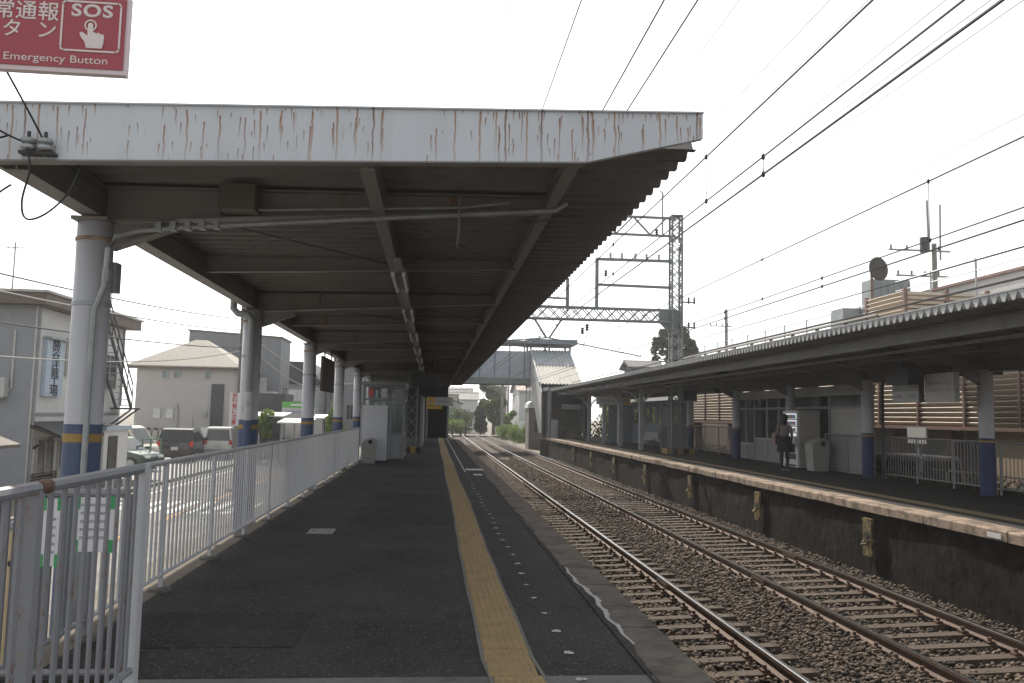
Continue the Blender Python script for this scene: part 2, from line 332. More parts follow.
ll.new(ramp.outputs[0], nn['Principled BSDF'].inputs['Base Color']); nn['Principled BSDF'].inputs['Roughness'].default_value = .9
me.materials.append(ms); o = bpy.data.objects.new('ballast_stones', me); COL.objects.link(o); o['kind'] = 'stuff'; o['label'] = 'loose brown ballast stones between the rails and sleepers'; o['category'] = 'gravel'

CANT = .035
def track(xl, xr, zc, label, y1):
    t = root('railway_track', label, 'railway track', ((xl + xr) / 2, 0, -1.2))
    xc = (xl + xr) / 2
    sl = MB(); W2 = 1.22
    sl.prism([(-.12, -.19), (.12, -.19), (.085, 0), (-.085, 0)], 'X', -W2, W2)
    # slightly dished middle
    sm = sl.mesh('sleeper', (0, 0, 0), m_sleep)
    for v in sm.vertices:
        if v.co.z > -.01: v.co.z += .015 * (abs(v.co.x) > 1)
    cl = MB()
    for d in (-.105, .105):
        cl.box(d - .045, d + .045, -.05, .05, -.01, .05)
        cl.cyl((d, 0, .04), (d, 0, .095), .024, 6)
    cl.box(-.16, .16, -.08, .08, -.01, .018)
    cm = cl.mesh('rail_fastening', (0, 0, 0), m_rail)
    y = 5.0; k = 0
    while y < y1:
        jit = random.uniform(-.012, .012)
        p = piece('sleeper', sm, t, (xc + random.uniform(-.02, .02), y + jit, zc - .165), (0, -CANT, random.uniform(-.012, .012)))
        if y < 34:
            for sx_ in (-1, 1):
                f = bpy.data.objects.new('rail_fastening', cm); COL.objects.link(f); f.parent = p; f.location = (sx_ * (xr - xl) / 2, 0, 0)
        y += .5; k += 1
    for sgn in (-1, 1):
        x = xc + sgn * (xr - xl) / 2; z = zc + sgn * CANT * (xr - xl) / 2
        prof = [(-.064, -.15), (.064, -.15), (.064, -.138), (.012, -.115), (.009, -.05), (.034, -.04), (.034, -.012), (-.034, -.012), (-.034, -.04), (-.009, -.05), (-.012, -.115), (-.064, -.138)]
        r = part('rail', MB().prism([(x + a, z + b_) for a, b_ in prof], 'Y', -8, 108), m_rail, t)
        part('running_surface', MB().prism([(x - .0335, z - .0115), (x + .0335, z - .0115), (x + .031, z - .002), (x + .02, z), (x - .02, z), (x - .031, z - .002)], 'Y', -8, 108), m_railtop, r)
        for yj in (11.3 + (2.1 if sgn > 0 else 0) + (2.6 if xl > 5 else 0),):
            fp = MB(); 
            for s2 in (-1, 1):
                fp.box(x + s2 * .024 - .012, x + s2 * .024 + .012, yj - .28, yj + .28, z - .115, z - .045)
                for d in (-.2, -.07, .07, .2): fp.cyl((x + s2 * .03, yj + d, z - .08), (x + s2 * .06, yj + d, z - .08), .016, 6)
            part('fishplate', fp, m_rail, r)
    return t
track(2.30, 3.80, -1.00, 'nearer railway track beside the asphalt platform with tactile strip', 78)
track(5.60, 7.09, -.985, 'farther railway track against the blackened retaining wall', 78)

# ================================================================== NEAR PLATFORM
pn = struct('platform_near', MB().box(-2.62, 1.42, 5.25, 60, -1.33, 0), m_asph)
b = MB().box(-1.72, 1.42, -8, 5.245, -1.33, -.001); part('concrete_slab', b, M('worn_concrete_slab', (.15, .145, .135), .9, var=.2, scale=3, bump=.3, dirt=(.085, .08, .075), damt=.5), pn)
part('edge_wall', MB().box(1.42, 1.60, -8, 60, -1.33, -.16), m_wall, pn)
# coping slabs
cmesh = MB().box(-.17, .17, -.397, .397, -.155, .004).mesh('coping_slab', (0, 0, 0), m_coping)
for k in range(78):
    piece('coping_slab', cmesh, pn, (1.59 + random.uniform(-.006, .006), -2 + k * .8, random.uniform(-.004, .003)), (0, random.uniform(-.004, .004), random.uniform(-.003, .003)))
# asphalt apron on top of coping's inner third with a torn pale edge
b = MB(); ws = []
y = 4.6
def edge(y): return 1.43 + .02 * math.sin(y * 1.1) + .014 * math.sin(y * 4.3 + 1) + .01 * math.sin(y * 13)
ys_ = np.arange(4.0, 60, .07)
pts = [(1.40, y) for y in ys_] + [(edge(y), y) for y in ys_[::-1]]
vv = []; ff = []
for i, y in enumerate(ys_): vv += [(1.38, y, .008), (edge(y), y, .008), (edge(y) + .002, y, .003)]
for i in range(len(ys_) - 1): ff += [(3 * i, 3 * i + 1, 3 * i + 4, 3 * i + 3), (3 * i + 1, 3 * i + 2, 3 * i + 5, 3 * i + 4)]
part('asphalt_lip', MB().add(vv, ff), m_asph, pn)
b = MB(); ys2 = np.arange(5.9, 8.9, .03); vv = []; ff = []
for y in ys2:
    wd = .008 + .04 * max(0, math.sin((y - 5.9) / 3.0 * math.pi)) ** .7 * (.5 + .5 * abs(math.sin(y * 7.1) * math.cos(y * 19))) 
    vv += [(edge(y) - .008, y, .011), (edge(y) + wd, y, .0085)]
ff = [(2 * i, 2 * i + 1, 2 * i + 3, 2 * i + 2) for i in range(len(ys2) - 1)]
part('torn_edge_mortar', MB().add(vv, ff), M('pale_mortar', (.42, .41, .40), .9, var=.2, scale=14), pn)
# tactile paving
def tile_mesh(dots):
    b = MB(); b.box(-.1515, .1515, -.1462, .1462, -.02, .006)
    if dots:
        for i in range(dots):
            for j in range(dots):
                cx = -.1525 + .305 * (i + .5) / dots; cy = -.1485 + .297 * (j + .5) / dots; r = .0165
                v = [(cx + r * math.cos(t), cy + r * math.sin(t), .006) for t in np.linspace(0, 2 * math.pi, 7)[:6]] + [(cx + r * .6 * math.cos(t), cy + r * .6 * math.sin(t), 0.0145) for t in np.linspace(0, 2 * math.pi, 7)[:6]]
                b.add(v, [(k, (k + 1) % 6, 6 + (k + 1) % 6, 6 + k) for k in range(6)] + [(6, 7, 8, 9, 10, 11)])
    return b.mesh('tactile_tile', (0, 0, 0), m_tact)
tm = tile_mesh(6); tf = tile_mesh(0); y = 4.15; k = 0
def tx(y): return .535 + (.02 if y < 5.3 else 0) + .012 * math.sin(y * .5) + .004 * math.sin(y * 3)
while y < 59.6:
    piece('tactile_tile', tm if y < 26 else tf, pn, (tx(y) + random.uniform(-.002, .002), y, .004 + random.uniform(0, .002)), (0, 0, random.uniform(-.006, .006))); y += .3015
for s_ in (-1, 1):
    yy = np.arange(4.0, 59.8, .4); vv = []
    for y in yy: vv += [(tx(y) + s_ * .152, y, .0075), (tx(y) + s_ * .177, y, .0075), (tx(y) + s_ * .179, y, .001)]
    part('tactile_border', MB().add(vv, [q for i in range(len(yy) - 1) for q in ((3 * i, 3 * i + 1, 3 * i + 4, 3 * i + 3), (3 * i + 1, 3 * i + 2, 3 * i + 5, 3 * i + 4))]), m_tactb, pn)
# painted marks
dm = MB()
for k in range(9):
    a = k * 2.399; rr = .022 * math.sqrt(k / 9 + .05); dm.add([(rr * math.cos(a) + .016 * math.cos(t) * 1.3, rr * math.sin(a) + .014 * math.sin(t), 0) for t in np.linspace(0, 6.283, 6)[:5]], [(0, 1, 2, 3, 4)])
dme = dm.mesh('paint_dot', (0, 0, 0), m_wpaint)
for k in range(32):
    piece('paint_dot', dme, pn, (.945 + .02 * math.sin(k), 5.15 + k * .565, .0075 + .0003 * (k % 3)), (0, 0, k * 1.7), (random.uniform(.7, 1.15), random.uniform(.7, 1.3), 1))
part('painted_line', MB().box(.93, .96, 23.5, 58, .003, .006), m_wpaint, pn)
part('painted_mark', MB().box(1.0, 1.5, 24.2, 24.9, .009, .011), m_wpaint, pn)
part('painted_mark', MB().box(1.12, 1.36, 22.2, 22.7, .009, .011), m_wpaint, pn)
hp = MB().box(-1.62, -1.28, 11.25, 11.7, .001, .012)
o = part('access_cover', hp, M('cast_cover', (.26, .25, .23), .7, var=.2, scale=10), pn)
b = MB(); 
for x in (-1.55, -1.36): b.box(x - .03, x + .03, 11.44, 11.5, .012, .015)
part('lift_slot', b, m_dark, o)
# patch seams in the asphalt
part('asphalt_patch', MB().box(-2.5, -.9, 5.9, 6.9, 0, .004), asphalt('patched_asphalt', .029, .12), pn)
part('asphalt_patch', MB().box(-1.2, .30, 12.2, 17.0, 0, .003), MATS['patched_asphalt'], pn)
part('sand_strip', MB().box(-2.62, -2.34, 5.3, 27, 0, .005), M('sandy_grit', (.13, .11, .088), .95, var=.3, scale=9, bump=.4), pn)

# ================================================================== FENCES OF THE NEAR PLATFORM
def fence(name, label, p0, p1, mat, h=1.13, zb=0.0, post_step=1.575, pitch=.118, bw=.030, bd=.014, postw=.034, foot=True, rail_r=.024, low=.14):
    p0 = Vector(p0); p1 = Vector(p1); d = (p1 - p0); L = d.length; d.normalize(); ang = math.atan2(d.y, d.x)
    t = root(name, label, 'fence', (p0.x, p0.y, zb))
    part('top_rail', MB().tube([p0 + Vector((0, 0, zb + h)), p1 + Vector((0, 0, zb + h))], rail_r, 8), mat, t, smooth=False)
    part('bottom_rail', MB().tube([p0 + Vector((0, 0, zb + low)), p1 + Vector((0, 0, zb + low))], rail_r * .75, 8), mat, t)
    bm_ = MB().box(-bw / 2, bw / 2, -bd / 2, bd / 2, low, h).mesh('bar', (0, 0, 0), mat)
    pm = MB().box(-postw / 2, postw / 2, -postw / 2, postw / 2, 0, h - .005).mesh('post', (0, 0, 0), mat)
    fm = MB().lathe((0, 0, 0), [(.11, 0), (.10, .025), (.05, .035)], 8).mesh('post_footing', (0, 0, 0), M('footing_mortar', (.11, .10, .09), .9, var=.25))
    np_ = max(1, round(L / post_step)); posts = [L * i / np_ for i in range(np_ + 1)]
    for s_ in posts:
        q = p0 + d * s_; pp = piece('post', pm, t, (q.x, q.y, zb), (0, 0, ang))
        if foot:
            f = bpy.data.objects.new('post_footing', fm); COL.objects.link(f); f.parent = pp; ORG[f.name] = q
    s_ = pitch
    while s_ < L - pitch * .4:
        if min(abs(s_ - k) for k in posts) > .05:
            q = p0 + d * s_; piece('bar', bm_, t, (q.x, q.y, zb), (0, 0, ang))
        s_ += pitch
    return t
fence('platform_fence', 'long pale grey railing running down the left side of the near platform', (-2.36, 6.12, 0), (-2.36, 27.0, 0), m_fence)
fence('platform_fence', 'short scuffed railing joining the long railing to the chipped corner railing', (-2.36, 4.93, 0), (-2.36, 6.1, 0), m_fence2, foot=False, h=1.10)
fence('platform_fence', 'rust-spotted railing set crosswise behind the chipped front railing', (-2.40, 4.92, 0), (-1.70, 4.92, 0), m_fence2, h=1.12, bw=.028, bd=.02, foot=False, post_step=2)
t = fence('platform_fence', 'thick chipped grey railing in the bottom left foreground', (-1.62, 2.35, 0), (-1.62, 4.88, 0), m_fence2, h=1.265, bw=.034, bd=.012, postw=.05, pitch=.128, post_step=1.26, rail_r=.028, foot=False, low=.17)
part('end_sleeve', MB().box(-1.649, -1.591, 4.838, 4.909, .0, 1.283), m_fence, t)
part('rail_collar', MB().cyl((-1.62, 3.62, 1.265), (-1.62, 3.72, 1.265), .0315, 10), M('rusted_collar', (.12, .07, .05), .8, var=.4, scale=30), t)
# notices tied to the crosswise railing
m_green = M('green_tape', (.05, .32, .12), .5); m_paper = M('white_paper', (.66, .67, .70), .7, var=.04)
m_ink = M('faded_print', (.35, .35, .42), .8, var=.3, scale=60)
for (x0, x1, z0, z1, lb) in ((-2.16, -2.04, .72, 1.09, 'narrow white notice sheet with green tape on the foreground railing'), (-1.98, -1.76, .80, 1.10, 'wider white notice sheet with green taped corners on the foreground railing')):
    n_ = root('notice_sheet', lb, 'notice', ((x0 + x1) / 2, 4.895, z0))
    part('sheet', MB().box(x0, x1, 4.890, 4.894, z0, z1), m_paper, n_)
    for zz in (z0 + .03, z1 - .03):
        for xx in (x0, x1 - .03): part('tape', MB().box(xx, xx + .03, 4.886, 4.889, zz - .035, zz + .035), m_green, n_)
    for k in range(5): part('print_line', MB().box(x0 + .035, x1 - .035, 4.887, 4.8895, z0 + .07 + k * .045, z0 + .085 + k * .045), m_ink, n_)
bp = root('marker_post', 'cream marker post standing behind the foreground railing', 'post', (-2.62, 5.6, GZ + .5))
part('shaft', MB().cyl((-2.62, 5.6, -.6), (-2.62, 5.6, .82), .055, 12), M('cream_plastic', (.55, .43, .27), .5, var=.1), bp, smooth=False)
part('cap', MB().lathe((-2.62, 5.6, .82), [(.058, 0), (.058, .02), (.03, .05)], 12), m_grey, bp)
part('bolt', MB().cyl((-2.60, 5.545, .62), (-2.60, 5.53, .62), .02, 8), m_dark, bp)

# ================================================================== NEAR PLATFORM CANOPY
def zs(x): return 3.52 + (x + 3.1) * .021
YC = [7.35 + 6.3 * i for i in range(8)]
Y0, Y1 = 5.9, 57.0
cn = root('platform_canopy', 'large steel canopy with rust-streaked white front fascia over the near platform', 'canopy', (-2.95, 7.35, 0))
def folded(xa, xb, za, zb_, ya, yb, pitch, depth, mat, parent, nm='roof_sheet', thick=.004):
    v = []; f = []; k = 0; y = ya; prof = []
    while y < yb:
        prof += [(y, 0), (y + pitch * .24, 0), (y + pitch * .5, depth), (y + pitch * .74, depth)]; y += pitch
    for t_ in (0, thick):
        for y, d in prof: v += [(xa, y, za + d + t_), (xb, y, zb_ + d + t_)]
    n_ = len(prof)
    for i in range(n_ - 1):
        f += [(2 * i, 2 * i + 1, 2 * i + 3, 2 * i + 2), (2 * (n_ + i), 2 * (n_ + i) + 2, 2 * (n_ + i) + 3, 2 * (n_ + i) + 1)]
        f += [(2 * i, 2 * i + 2, 2 * (n_ + i) + 2, 2 * (n_ + i)), (2 * i + 1, 2 * (n_ + i) + 1, 2 * (n_ + i) + 3, 2 * i + 3)]
    return part(nm, MB().add(v, f), mat, parent)
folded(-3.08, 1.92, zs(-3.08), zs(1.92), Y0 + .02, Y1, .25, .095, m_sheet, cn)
part('front_fascia', MB().prism([(-3.13, 3.275), (1.06, 3.465), (1.945, 3.69), (1.945, 3.88), (-3.13, 3.68)], 'Y', Y0 - .055, Y0 - .003), m_fascia, cn)
part('fascia_drip_edge', MB().bar((-3.13, Y0 - .045, 3.683), (1.947, Y0 - .045, 3.883), .07, .010), m_fascia, cn)
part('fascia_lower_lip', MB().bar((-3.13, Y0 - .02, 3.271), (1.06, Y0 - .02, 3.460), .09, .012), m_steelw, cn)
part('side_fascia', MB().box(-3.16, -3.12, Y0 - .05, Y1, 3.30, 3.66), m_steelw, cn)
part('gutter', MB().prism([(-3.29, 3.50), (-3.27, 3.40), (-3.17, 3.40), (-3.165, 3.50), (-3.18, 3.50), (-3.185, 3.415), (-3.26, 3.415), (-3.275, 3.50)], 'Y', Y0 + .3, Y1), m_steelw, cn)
def ibeam_y(x, z0, z1, w_, ya, yb, nm, tw=.012):
    b = MB().box(x - w_ / 2, x + w_ / 2, ya, yb, z0, z0 + .014); b.box(x - w_ / 2, x + w_ / 2, ya, yb, z1 - .014, z1); b.box(x - tw / 2, x + tw / 2, ya, yb, z0 + .014, z1 - .014)
    return part(nm, b, m_steelw, cn)
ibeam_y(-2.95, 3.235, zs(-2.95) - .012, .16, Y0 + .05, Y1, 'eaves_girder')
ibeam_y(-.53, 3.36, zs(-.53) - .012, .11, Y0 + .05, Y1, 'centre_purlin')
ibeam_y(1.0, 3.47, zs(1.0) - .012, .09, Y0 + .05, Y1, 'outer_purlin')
def xbeam(y, big):
    z0a, z0b = (3.215, 3.46) if big else (3.32, 3.49); xa, xb = -2.87, .98
    b = MB().prism([(xa, z0a), (xb, z0b), (xb, zs(xb) - .03), (xa, zs(xa) - .03)], 'Y', y - .007, y + .007)
    wf = .15 if big else .09
    b.bar((xa, y, z0a - .007), (xb, y, z0b - .007), wf, .013); b.bar((xa, y, zs(xa) - .022), (xb, y, zs(xb) - .022), wf, .013)
    if big:
        for x in (-1.9, -.53, .4):
            zz = z0a + (x - xa) / (xb - xa) * (z0b - z0a); b.box(x - .005, x + .005, y - .07, y + .07, zz, zs(x) - .03)
    p = part('cross_beam', b, m_steelw, cn)
    if big:
        g = MB()
        for sx_, zz in ((-1.95, 3.37), (-.75, 3.42), (.3, 3.47)):
            g.box(sx_ - .16, sx_ + .16, y - .016, y - .0075, zz - .06, zz + .06)
            for i in range(4):
                for j in (-1, 1): g.cyl((sx_ - .12 + i * .08, y - .016, zz + j * .035), (sx_ - .12 + i * .08, y - .03, zz + j * .035), .013, 6)
        q = part('bolted_splice', g, m_steelw, p); q['kind'] = 'stuff'
    return p
y = YC[0]; k = 0
while y < Y1: xbeam(y, k % 2 == 0); y += 3.15; k += 1
rodm = M('brace_rod', (.12, .115, .11), .6, .2)
for i in range(len(YC)):
    for (xa, xb) in ((-2.8, -.53), (-.53, 1.0)):
        part('brace_rod', MB().tube([(xa, YC[i] + .1, 3.44), (xb, YC[i] + 3.05, 3.46)], .009, 5), rodm, cn)
        part('brace_rod', MB().tube([(xb, YC[i] + .1, 3.42), (xa, YC[i] + 3.05, 3.45)], .009, 5), rodm, cn)
# columns
for i, y in enumerate(YC):
    zt = 3.21
    c = part('column', MB().lathe((-2.95, y, -1.1), [(.148, 0), (.148, zt + 1.1 - .02)], 24), m_colw, cn, smooth=False)
    for p_ in c.data.polygons: p_.use_smooth = abs(p_.normal.z) < .5
    part('column_collar', MB().lathe((-2.95, y, 0), [(.150, 3.02), (.158, 3.025), (.158, 3.05), (.150, 3.055)], 24), M('rusty_collar', (.30, .22, .16), .8, var=.4, scale=12), c)
    bb = part('blue_band', MB().lathe((-2.95, y, 0), [(.1495, -1.0), (.1505, -.99), (.1505, 1.45), (.1495, 1.46)], 24), m_blue, c)
    part('yellow_stripe', MB().lathe((-2.95, y, 0), [(.151, 1.31), (.153, 1.315), (.153, 1.375), (.151, 1.38)], 24), m_yel, c)
    part('cap_plate', MB().box(-3.10, -2.80, y - .16, y + .16, zt - .02, zt + .01), m_steelw, c)
    b = MB().prism([(-2.80, 2.98), (-2.80, 3.19), (-2.30, 3.23), (-2.30, 3.17)], 'Y', y - .012, y + .012); b.bar((-2.80, y, 2.965), (-2.28, y, 3.165), .11, .014)
    part('knee_bracket', b, m_steelw, c)
    part('cable_strap', MB().lathe((-2.95, y, 0), [(.150, 2.46), (.154, 2.465), (.154, 2.49), (.150, 2.495)], 24), m_galv, c)
    if i == 0:
        pth = [(-2.86, y - .165, -.9), (-2.86, y - .165, 2.2), (-2.855, y - .165, 2.42), (-2.79, y - .16, 2.62), (-2.78, y - .155, 2.95), (-2.74, y - .12, 3.06), (-2.56, y - .085, 3.125), (-2.2, y - .085, 3.17), (1.05, y - .085, 3.46), (1.15, y - .085, 3.53)]
        part('conduit', MB().tube(pth, .026, 8), m_galv, cn)
        part('conduit_coupling', MB().cyl((-2.785, y - .158, 2.66), (-2.782, y - .156, 2.76), .036, 8), m_galv, cn)
        part('junction_box', MB().box(-1.86, -1.56, y - .30, y - .02, 3.30, 3.52), M('junction_box_brown', (.10, .09, .08), .6), cn)
        part('control_box', MB().box(-2.84, -2.77, y + .02, y + .14, 2.60, 2.86), m_grey, c)
        for q in range(5): part('conduit_clip', MB().box(-2.42 + q * .12, -2.37 + q * .12, y - .13, y - .05, 3.12 + q * .011, 3.2 + q * .011), m_galv, cn)
        part('second_conduit', MB().tube([(-1.56, y - .12, 3.34), (.2, y - .12, 3.44), (.62, y - .12, 3.50)], .014, 6), m_galv, cn)
    if i == 1:
        part('drain_pipe', MB().tube([(-3.22, y - .2, 3.40), (-3.22, y - .2, 3.22), (-3.14, y - .22, 3.14), (-2.98, y - .24, 3.12), (-2.92, y - .245, 3.05), (-2.91, y - .245, 2.9), (-2.91, y - .245, -.9)], .055, 10), m_grey, cn)
        part('pipe_lower_sleeve', MB().cyl((-2.91, y - .245, 1.451), (-2.91, y - .245, 1.9), .062, 10), m_colw, cn); part('pipe_blue_band', MB().cyl((-2.91, y - .245, -.9), (-2.91, y - .245, 1.45), .063, 10), m_blue, cn)
# hanging conduit near the right purlin
part('hanger_bracket', MB().tube([(.18, 7.2, 3.52), (.18, 7.2, 3.22), (.18, 7.9, 3.22)], .012, 6), m_steelw, cn)
part('cable_tray', MB().box(-.49, -.41, 9.2, 44, 3.285, 3.335), m_galv, cn)
# far end wall and cross wall above it
# fluorescent lights
mtube = M('unlit_fluorescent_tube', (.60, .60, .58), .3, var=.03)
fl = None
for i, y in enumerate((9.55, 13.0, 16.9, 20.6, 24.4, 28.3)):
    g = root('fluorescent_light', ['twin-tube ceiling light closest to the fascia under the near canopy', 'second twin-tube ceiling light from the fascia under the near canopy', 'third twin-tube ceiling light from the fascia under the near canopy', 'fourth twin-tube ceiling light from the fascia under the near canopy', 'fifth twin-tube ceiling light from the fascia under the near canopy', 'twin-tube ceiling light farthest from the fascia under the near canopy'][i], 'ceiling light', (-.45, y, 3.14), 'lights under the near canopy')
    part('housing', MB().prism([(-.55, 3.25), (-.50, 3.285), (-.40, 3.285), (-.35, 3.25), (-.35, 3.235), (-.55, 3.235)], 'Y', y, y + 1.3), m_steelw, g)
    for s_ in (-1, 1):
        part('tube', MB().cyl((-.45 + s_ * .062, y + .05, 3.205), (-.45 + s_ * .062, y + 1.25, 3.205), .017, 8), mtube, g)
        for yy in (y + .02, y + 1.25): part('lamp_holder', MB().box(-.45 + s_ * .062 - .02, -.45 + s_ * .062 + .02, yy, yy + .03, 3.185, 3.235), m_white, g)
    part('stem', MB().cyl((-.45, y + .65, 3.285), (-.45, y + .65, 3.37), .02, 6), m_steelw, g)
# hanging boards under near canopy
def board(nm, label, cat, x0, x1, y0_, y1_, z0, z1, mat, hang, face=None, group=None):
    g = root(nm, label, cat, ((x0 + x1) / 2, (y0_ + y1_) / 2, z0), group)
    p = part('panel', MB().box(x0, x1, y0_, y1_, z0, z1), mat, g)
    cx = (x0 + x1) / 2; cy = (y0_ + y1_) / 2
    if hang:
        along = (x1 - x0) > (y1_ - y0_)
        for s_ in (.2, .8):
            px, py = (x0 + (x1 - x0) * s_, cy) if along else (cx, y0_ + (y1_ - y0_) * s_)
            part('hanger', MB().cyl((px, py, z1), (px, py, hang), .018, 6), m_dark, g)
    return g, p
board('hanging_sign', 'dark framed signboard hanging beside the third canopy column', 'sign', -2.66, -2.60, 19.7, 21.9, 2.10, 2.92, M('brown_board_back', (.075, .065, .055), .7), 3.25)
g, p = board('display_monitor', 'dark train display hanging over the near platform', 'display', -.72, .10, 26.2, 26.4, 2.48, 2.92, m_dark, 3.33)
part('bezel', MB().box(-.75, .13, 26.19, 26.197, 2.46, 2.50), m_dark, g)
g, p = board('display_monitor', 'small dark monitor hanging in front of the yellow exit sign', 'display', -.52, -.02, 37.0, 37.2, 2.42, 2.82, m_dark, 3.36)
part('bezel', MB().box(-.54, 0, 36.99, 36.997, 2.40, 2.44), m_dark, g)

# ================================================================== NEAR PLATFORM FURNITURE
# vending machine seen from its back/side
vm = root('vending_machine', 'white vending machine seen from behind at the end of the long railing', 'vending machine', (-1.95, 27.9, 0))
part('cabinet', MB().box(-2.32, -1.52, 27.6, 28.3, .06, 1.86), M('cabinet_white', (.50, .52, .56), .5, var=.05), vm)
part('plinth', MB().box(-2.28, -1.56, 27.66, 28.25, 0, .06), m_dark, vm)
part('front_door', MB().box(-2.31, -1.53, 28.304, 28.38, .1, 1.84), m_white, vm)
part('door_edge_trim', MB().box(-1.516, -1.50, 28.29, 28.37, .1, 1.84), m_dark, vm)
def bin_(nm, label, x, y, z, s=1.0, rz=0.0, mat=None):
    g = root(nm, label, 'bin', (x, y, z)); mat = mat or M('bin_grey_plastic', (.30, .30, .285), .6, var=.08)
    w0, w1 = .20 * s, .235 * s
    def fr(z0, z1, a, b_): 
        return MB().add([(x - a, y - a, z0), (x + a, y - a, z0), (x + a, y + a, z0), (x - a, y + a, z0), (x - b_, y - b_, z1), (x + b_, y - b_, z1), (x + b_, y + b_, z1), (x - b_, y + b_, z1)], [(3, 2, 1, 0), (4, 5, 6, 7), (0, 1, 5, 4), (1, 2, 6, 5), (2, 3, 7, 6), (3, 0, 4, 7)])
    part('body', fr(z, z + .58 * s, w0, w1), mat, g)
    part('rim', MB().box(x - w1 - .015, x + w1 + .015, y - w1 - .015, y + w1 + .015, z + .58 * s, z + .62 * s), mat, g)
    h = MB().prism([(x - w1, z + .62 * s), (x + w1, z + .62 * s), (x + w1, z + .78 * s), (x + w1 * .5, z + .86 * s), (x - w1 * .3, z + .82 * s), (x - w1, z + .70 * s)], 'Y', y - w1, y + w1)
    part('hood', h, mat, g); part('slot', MB().cyl((x + w1 * .2, y - w1 - .003, z + .72 * s), (x + w1 * .2, y - w1 + .01, z + .72 * s), .07 * s, 12), m_black, g)
    return g
bin_('litter_bin', 'grey litter bin with sloped hood beside the white vending machine', -2.02, 27.1, 0, .95)
# glazed waiting shelter
ws_ = root('waiting_shelter', 'glazed grey waiting shelter behind the vending machine on the near platform', 'shelter', (-1.75, 31, 0))
m_frame = M('shelter_grey_frame', (.20, .21, .225), .5, var=.1)
for x in (-2.45, -1.50, -1.06):
    for y in (29.6, 32.6): part('post', MB().box(x - .045, x + .045, y - .045, y + .045, 0, 2.58), m_frame, ws_)
for z in (.02, .82, 2.06, 2.52):
    for y in (29.6, 32.6): part('rail', MB().box(-2.45, -1.06, y - .03, y + .03, z, z + .07), m_frame, ws_)
    part('rail', MB().box(-1.09, -1.03, 29.6, 32.6, z, z + .07), m_frame, ws_)
part('base_panel', MB().box(-2.4, -1.1, 29.585, 29.615, .09, .82), M('shelter_base_panel', (.25, .27, .30), .5), ws_)
for (xa, xb, za, zb_) in ((-2.40, -1.55, .89, 2.06), (-1.455, -1.105, .89, 2.06), (-2.40, -1.55, 2.13, 2.52), (-1.455, -1.105, 2.13, 2.52)):
    part('pane', MB().box(xa, xb, 29.594, 29.606, za, zb_), m_gl, ws_)
    part('pane', MB().box(xa, xb, 32.594, 32.606, za, zb_), m_gl, ws_)
part('pane', MB().box(-1.066, -1.054, 29.65, 32.55, .89, 2.06), m_gl, ws_)
part('roof', MB().box(-2.55, -.98, 29.45, 32.75, 2.60, 2.72), m_frame, ws_)
part('seat', MB().box(-2.4, -2.0, 29.9, 32.3, .40, .46), m_offw, ws_)
b_ = root('wall_box', 'small off-white electrical box mounted high on the waiting shelter', 'box', (-1.72, 29.5, 2.2))
part('case', MB().box(-1.84, -1.62, 29.42, 29.55, 2.16, 2.48), m_offw, b_); part('latch', MB().box(-1.66, -1.64, 29.405, 29.42, 2.3, 2.36), m_dark, b_)
b_ = root('alarm_lamp_box', 'red emergency box mounted on the waiting shelter', 'box', (-2.2, 29.5, 2.2))
part('case', MB().box(-2.28, -2.12, 29.42, 29.55, 2.20, 2.46), M('alarm_red', (.45, .06, .05), .5), b_); part('lens', MB().cyl((-2.2, 29.42, 2.33), (-2.2, 29.39, 2.33), .05, 10), M('alarm_lens', (.55, .12, .1), .2), b_)
# white partition wall, exit stair hut with shutter
w_ = root('partition_panel', 'tall white partition panel beside the yellow exit sign', 'panel', (-.5, 42, 0))
part('board', MB().box(-.60, -.50, 40.2, 47.5, .08, 2.45), M('partition_white', (.52, .53, .55), .6, var=.05), w_)
for y in (40.2, 43.85, 47.5): part('post', MB().box(-.62, -.48, y - .04, y + .04, 0, 2.55), m_frame, w_)
h_ = root('exit_hut', 'dark slatted exit enclosure at the far end of the near platform', 'hut', (.3, 57.5, 0))
part('back_wall', MB().box(-2.6, 1.0, 57.4, 57.6, 0, 3.72), m_dark, h_)
for k in range(24): part('slat', MB().obox((.27, 57.36, .12 + k * .105), (1.34, .04, .085), rx=.3), M('shutter_brown', (.05, .047, .044), .6), h_)
for x in (-.43, 1.0): part('post', MB().box(x - .07, x + .07, 57.2, 57.39, 0, 2.75), m_frame, h_)
part('lintel', MB().box(-.50, 1.07, 57.2, 57.39, 2.62, 2.75), m_frame, h_)
g, p = board('exit_sign', 'long white and yellow overhead exit sign at the end of the near platform', 'sign', -.42, 1.15, 49.0, 49.15, 2.12, 2.62, m_offw, 3.5)
part('yellow_panel', MB().box(-.40, .06, 48.985, 48.998, 2.14, 2.60), M('sign_yellow', (.62, .40, .06), .5), g)
part('print', MB().box(-.30, -.06, 48.976, 48.984, 2.3, 2.44), m_ink, g); part('print', MB().box(.2, .95, 48.985, 48.998, 2.30, 2.42), m_ink, g)
part('lower_plate', MB().box(-.40, .5, 48.99, 49.1, 1.92, 2.08), MATS['sign_yellow'], g)
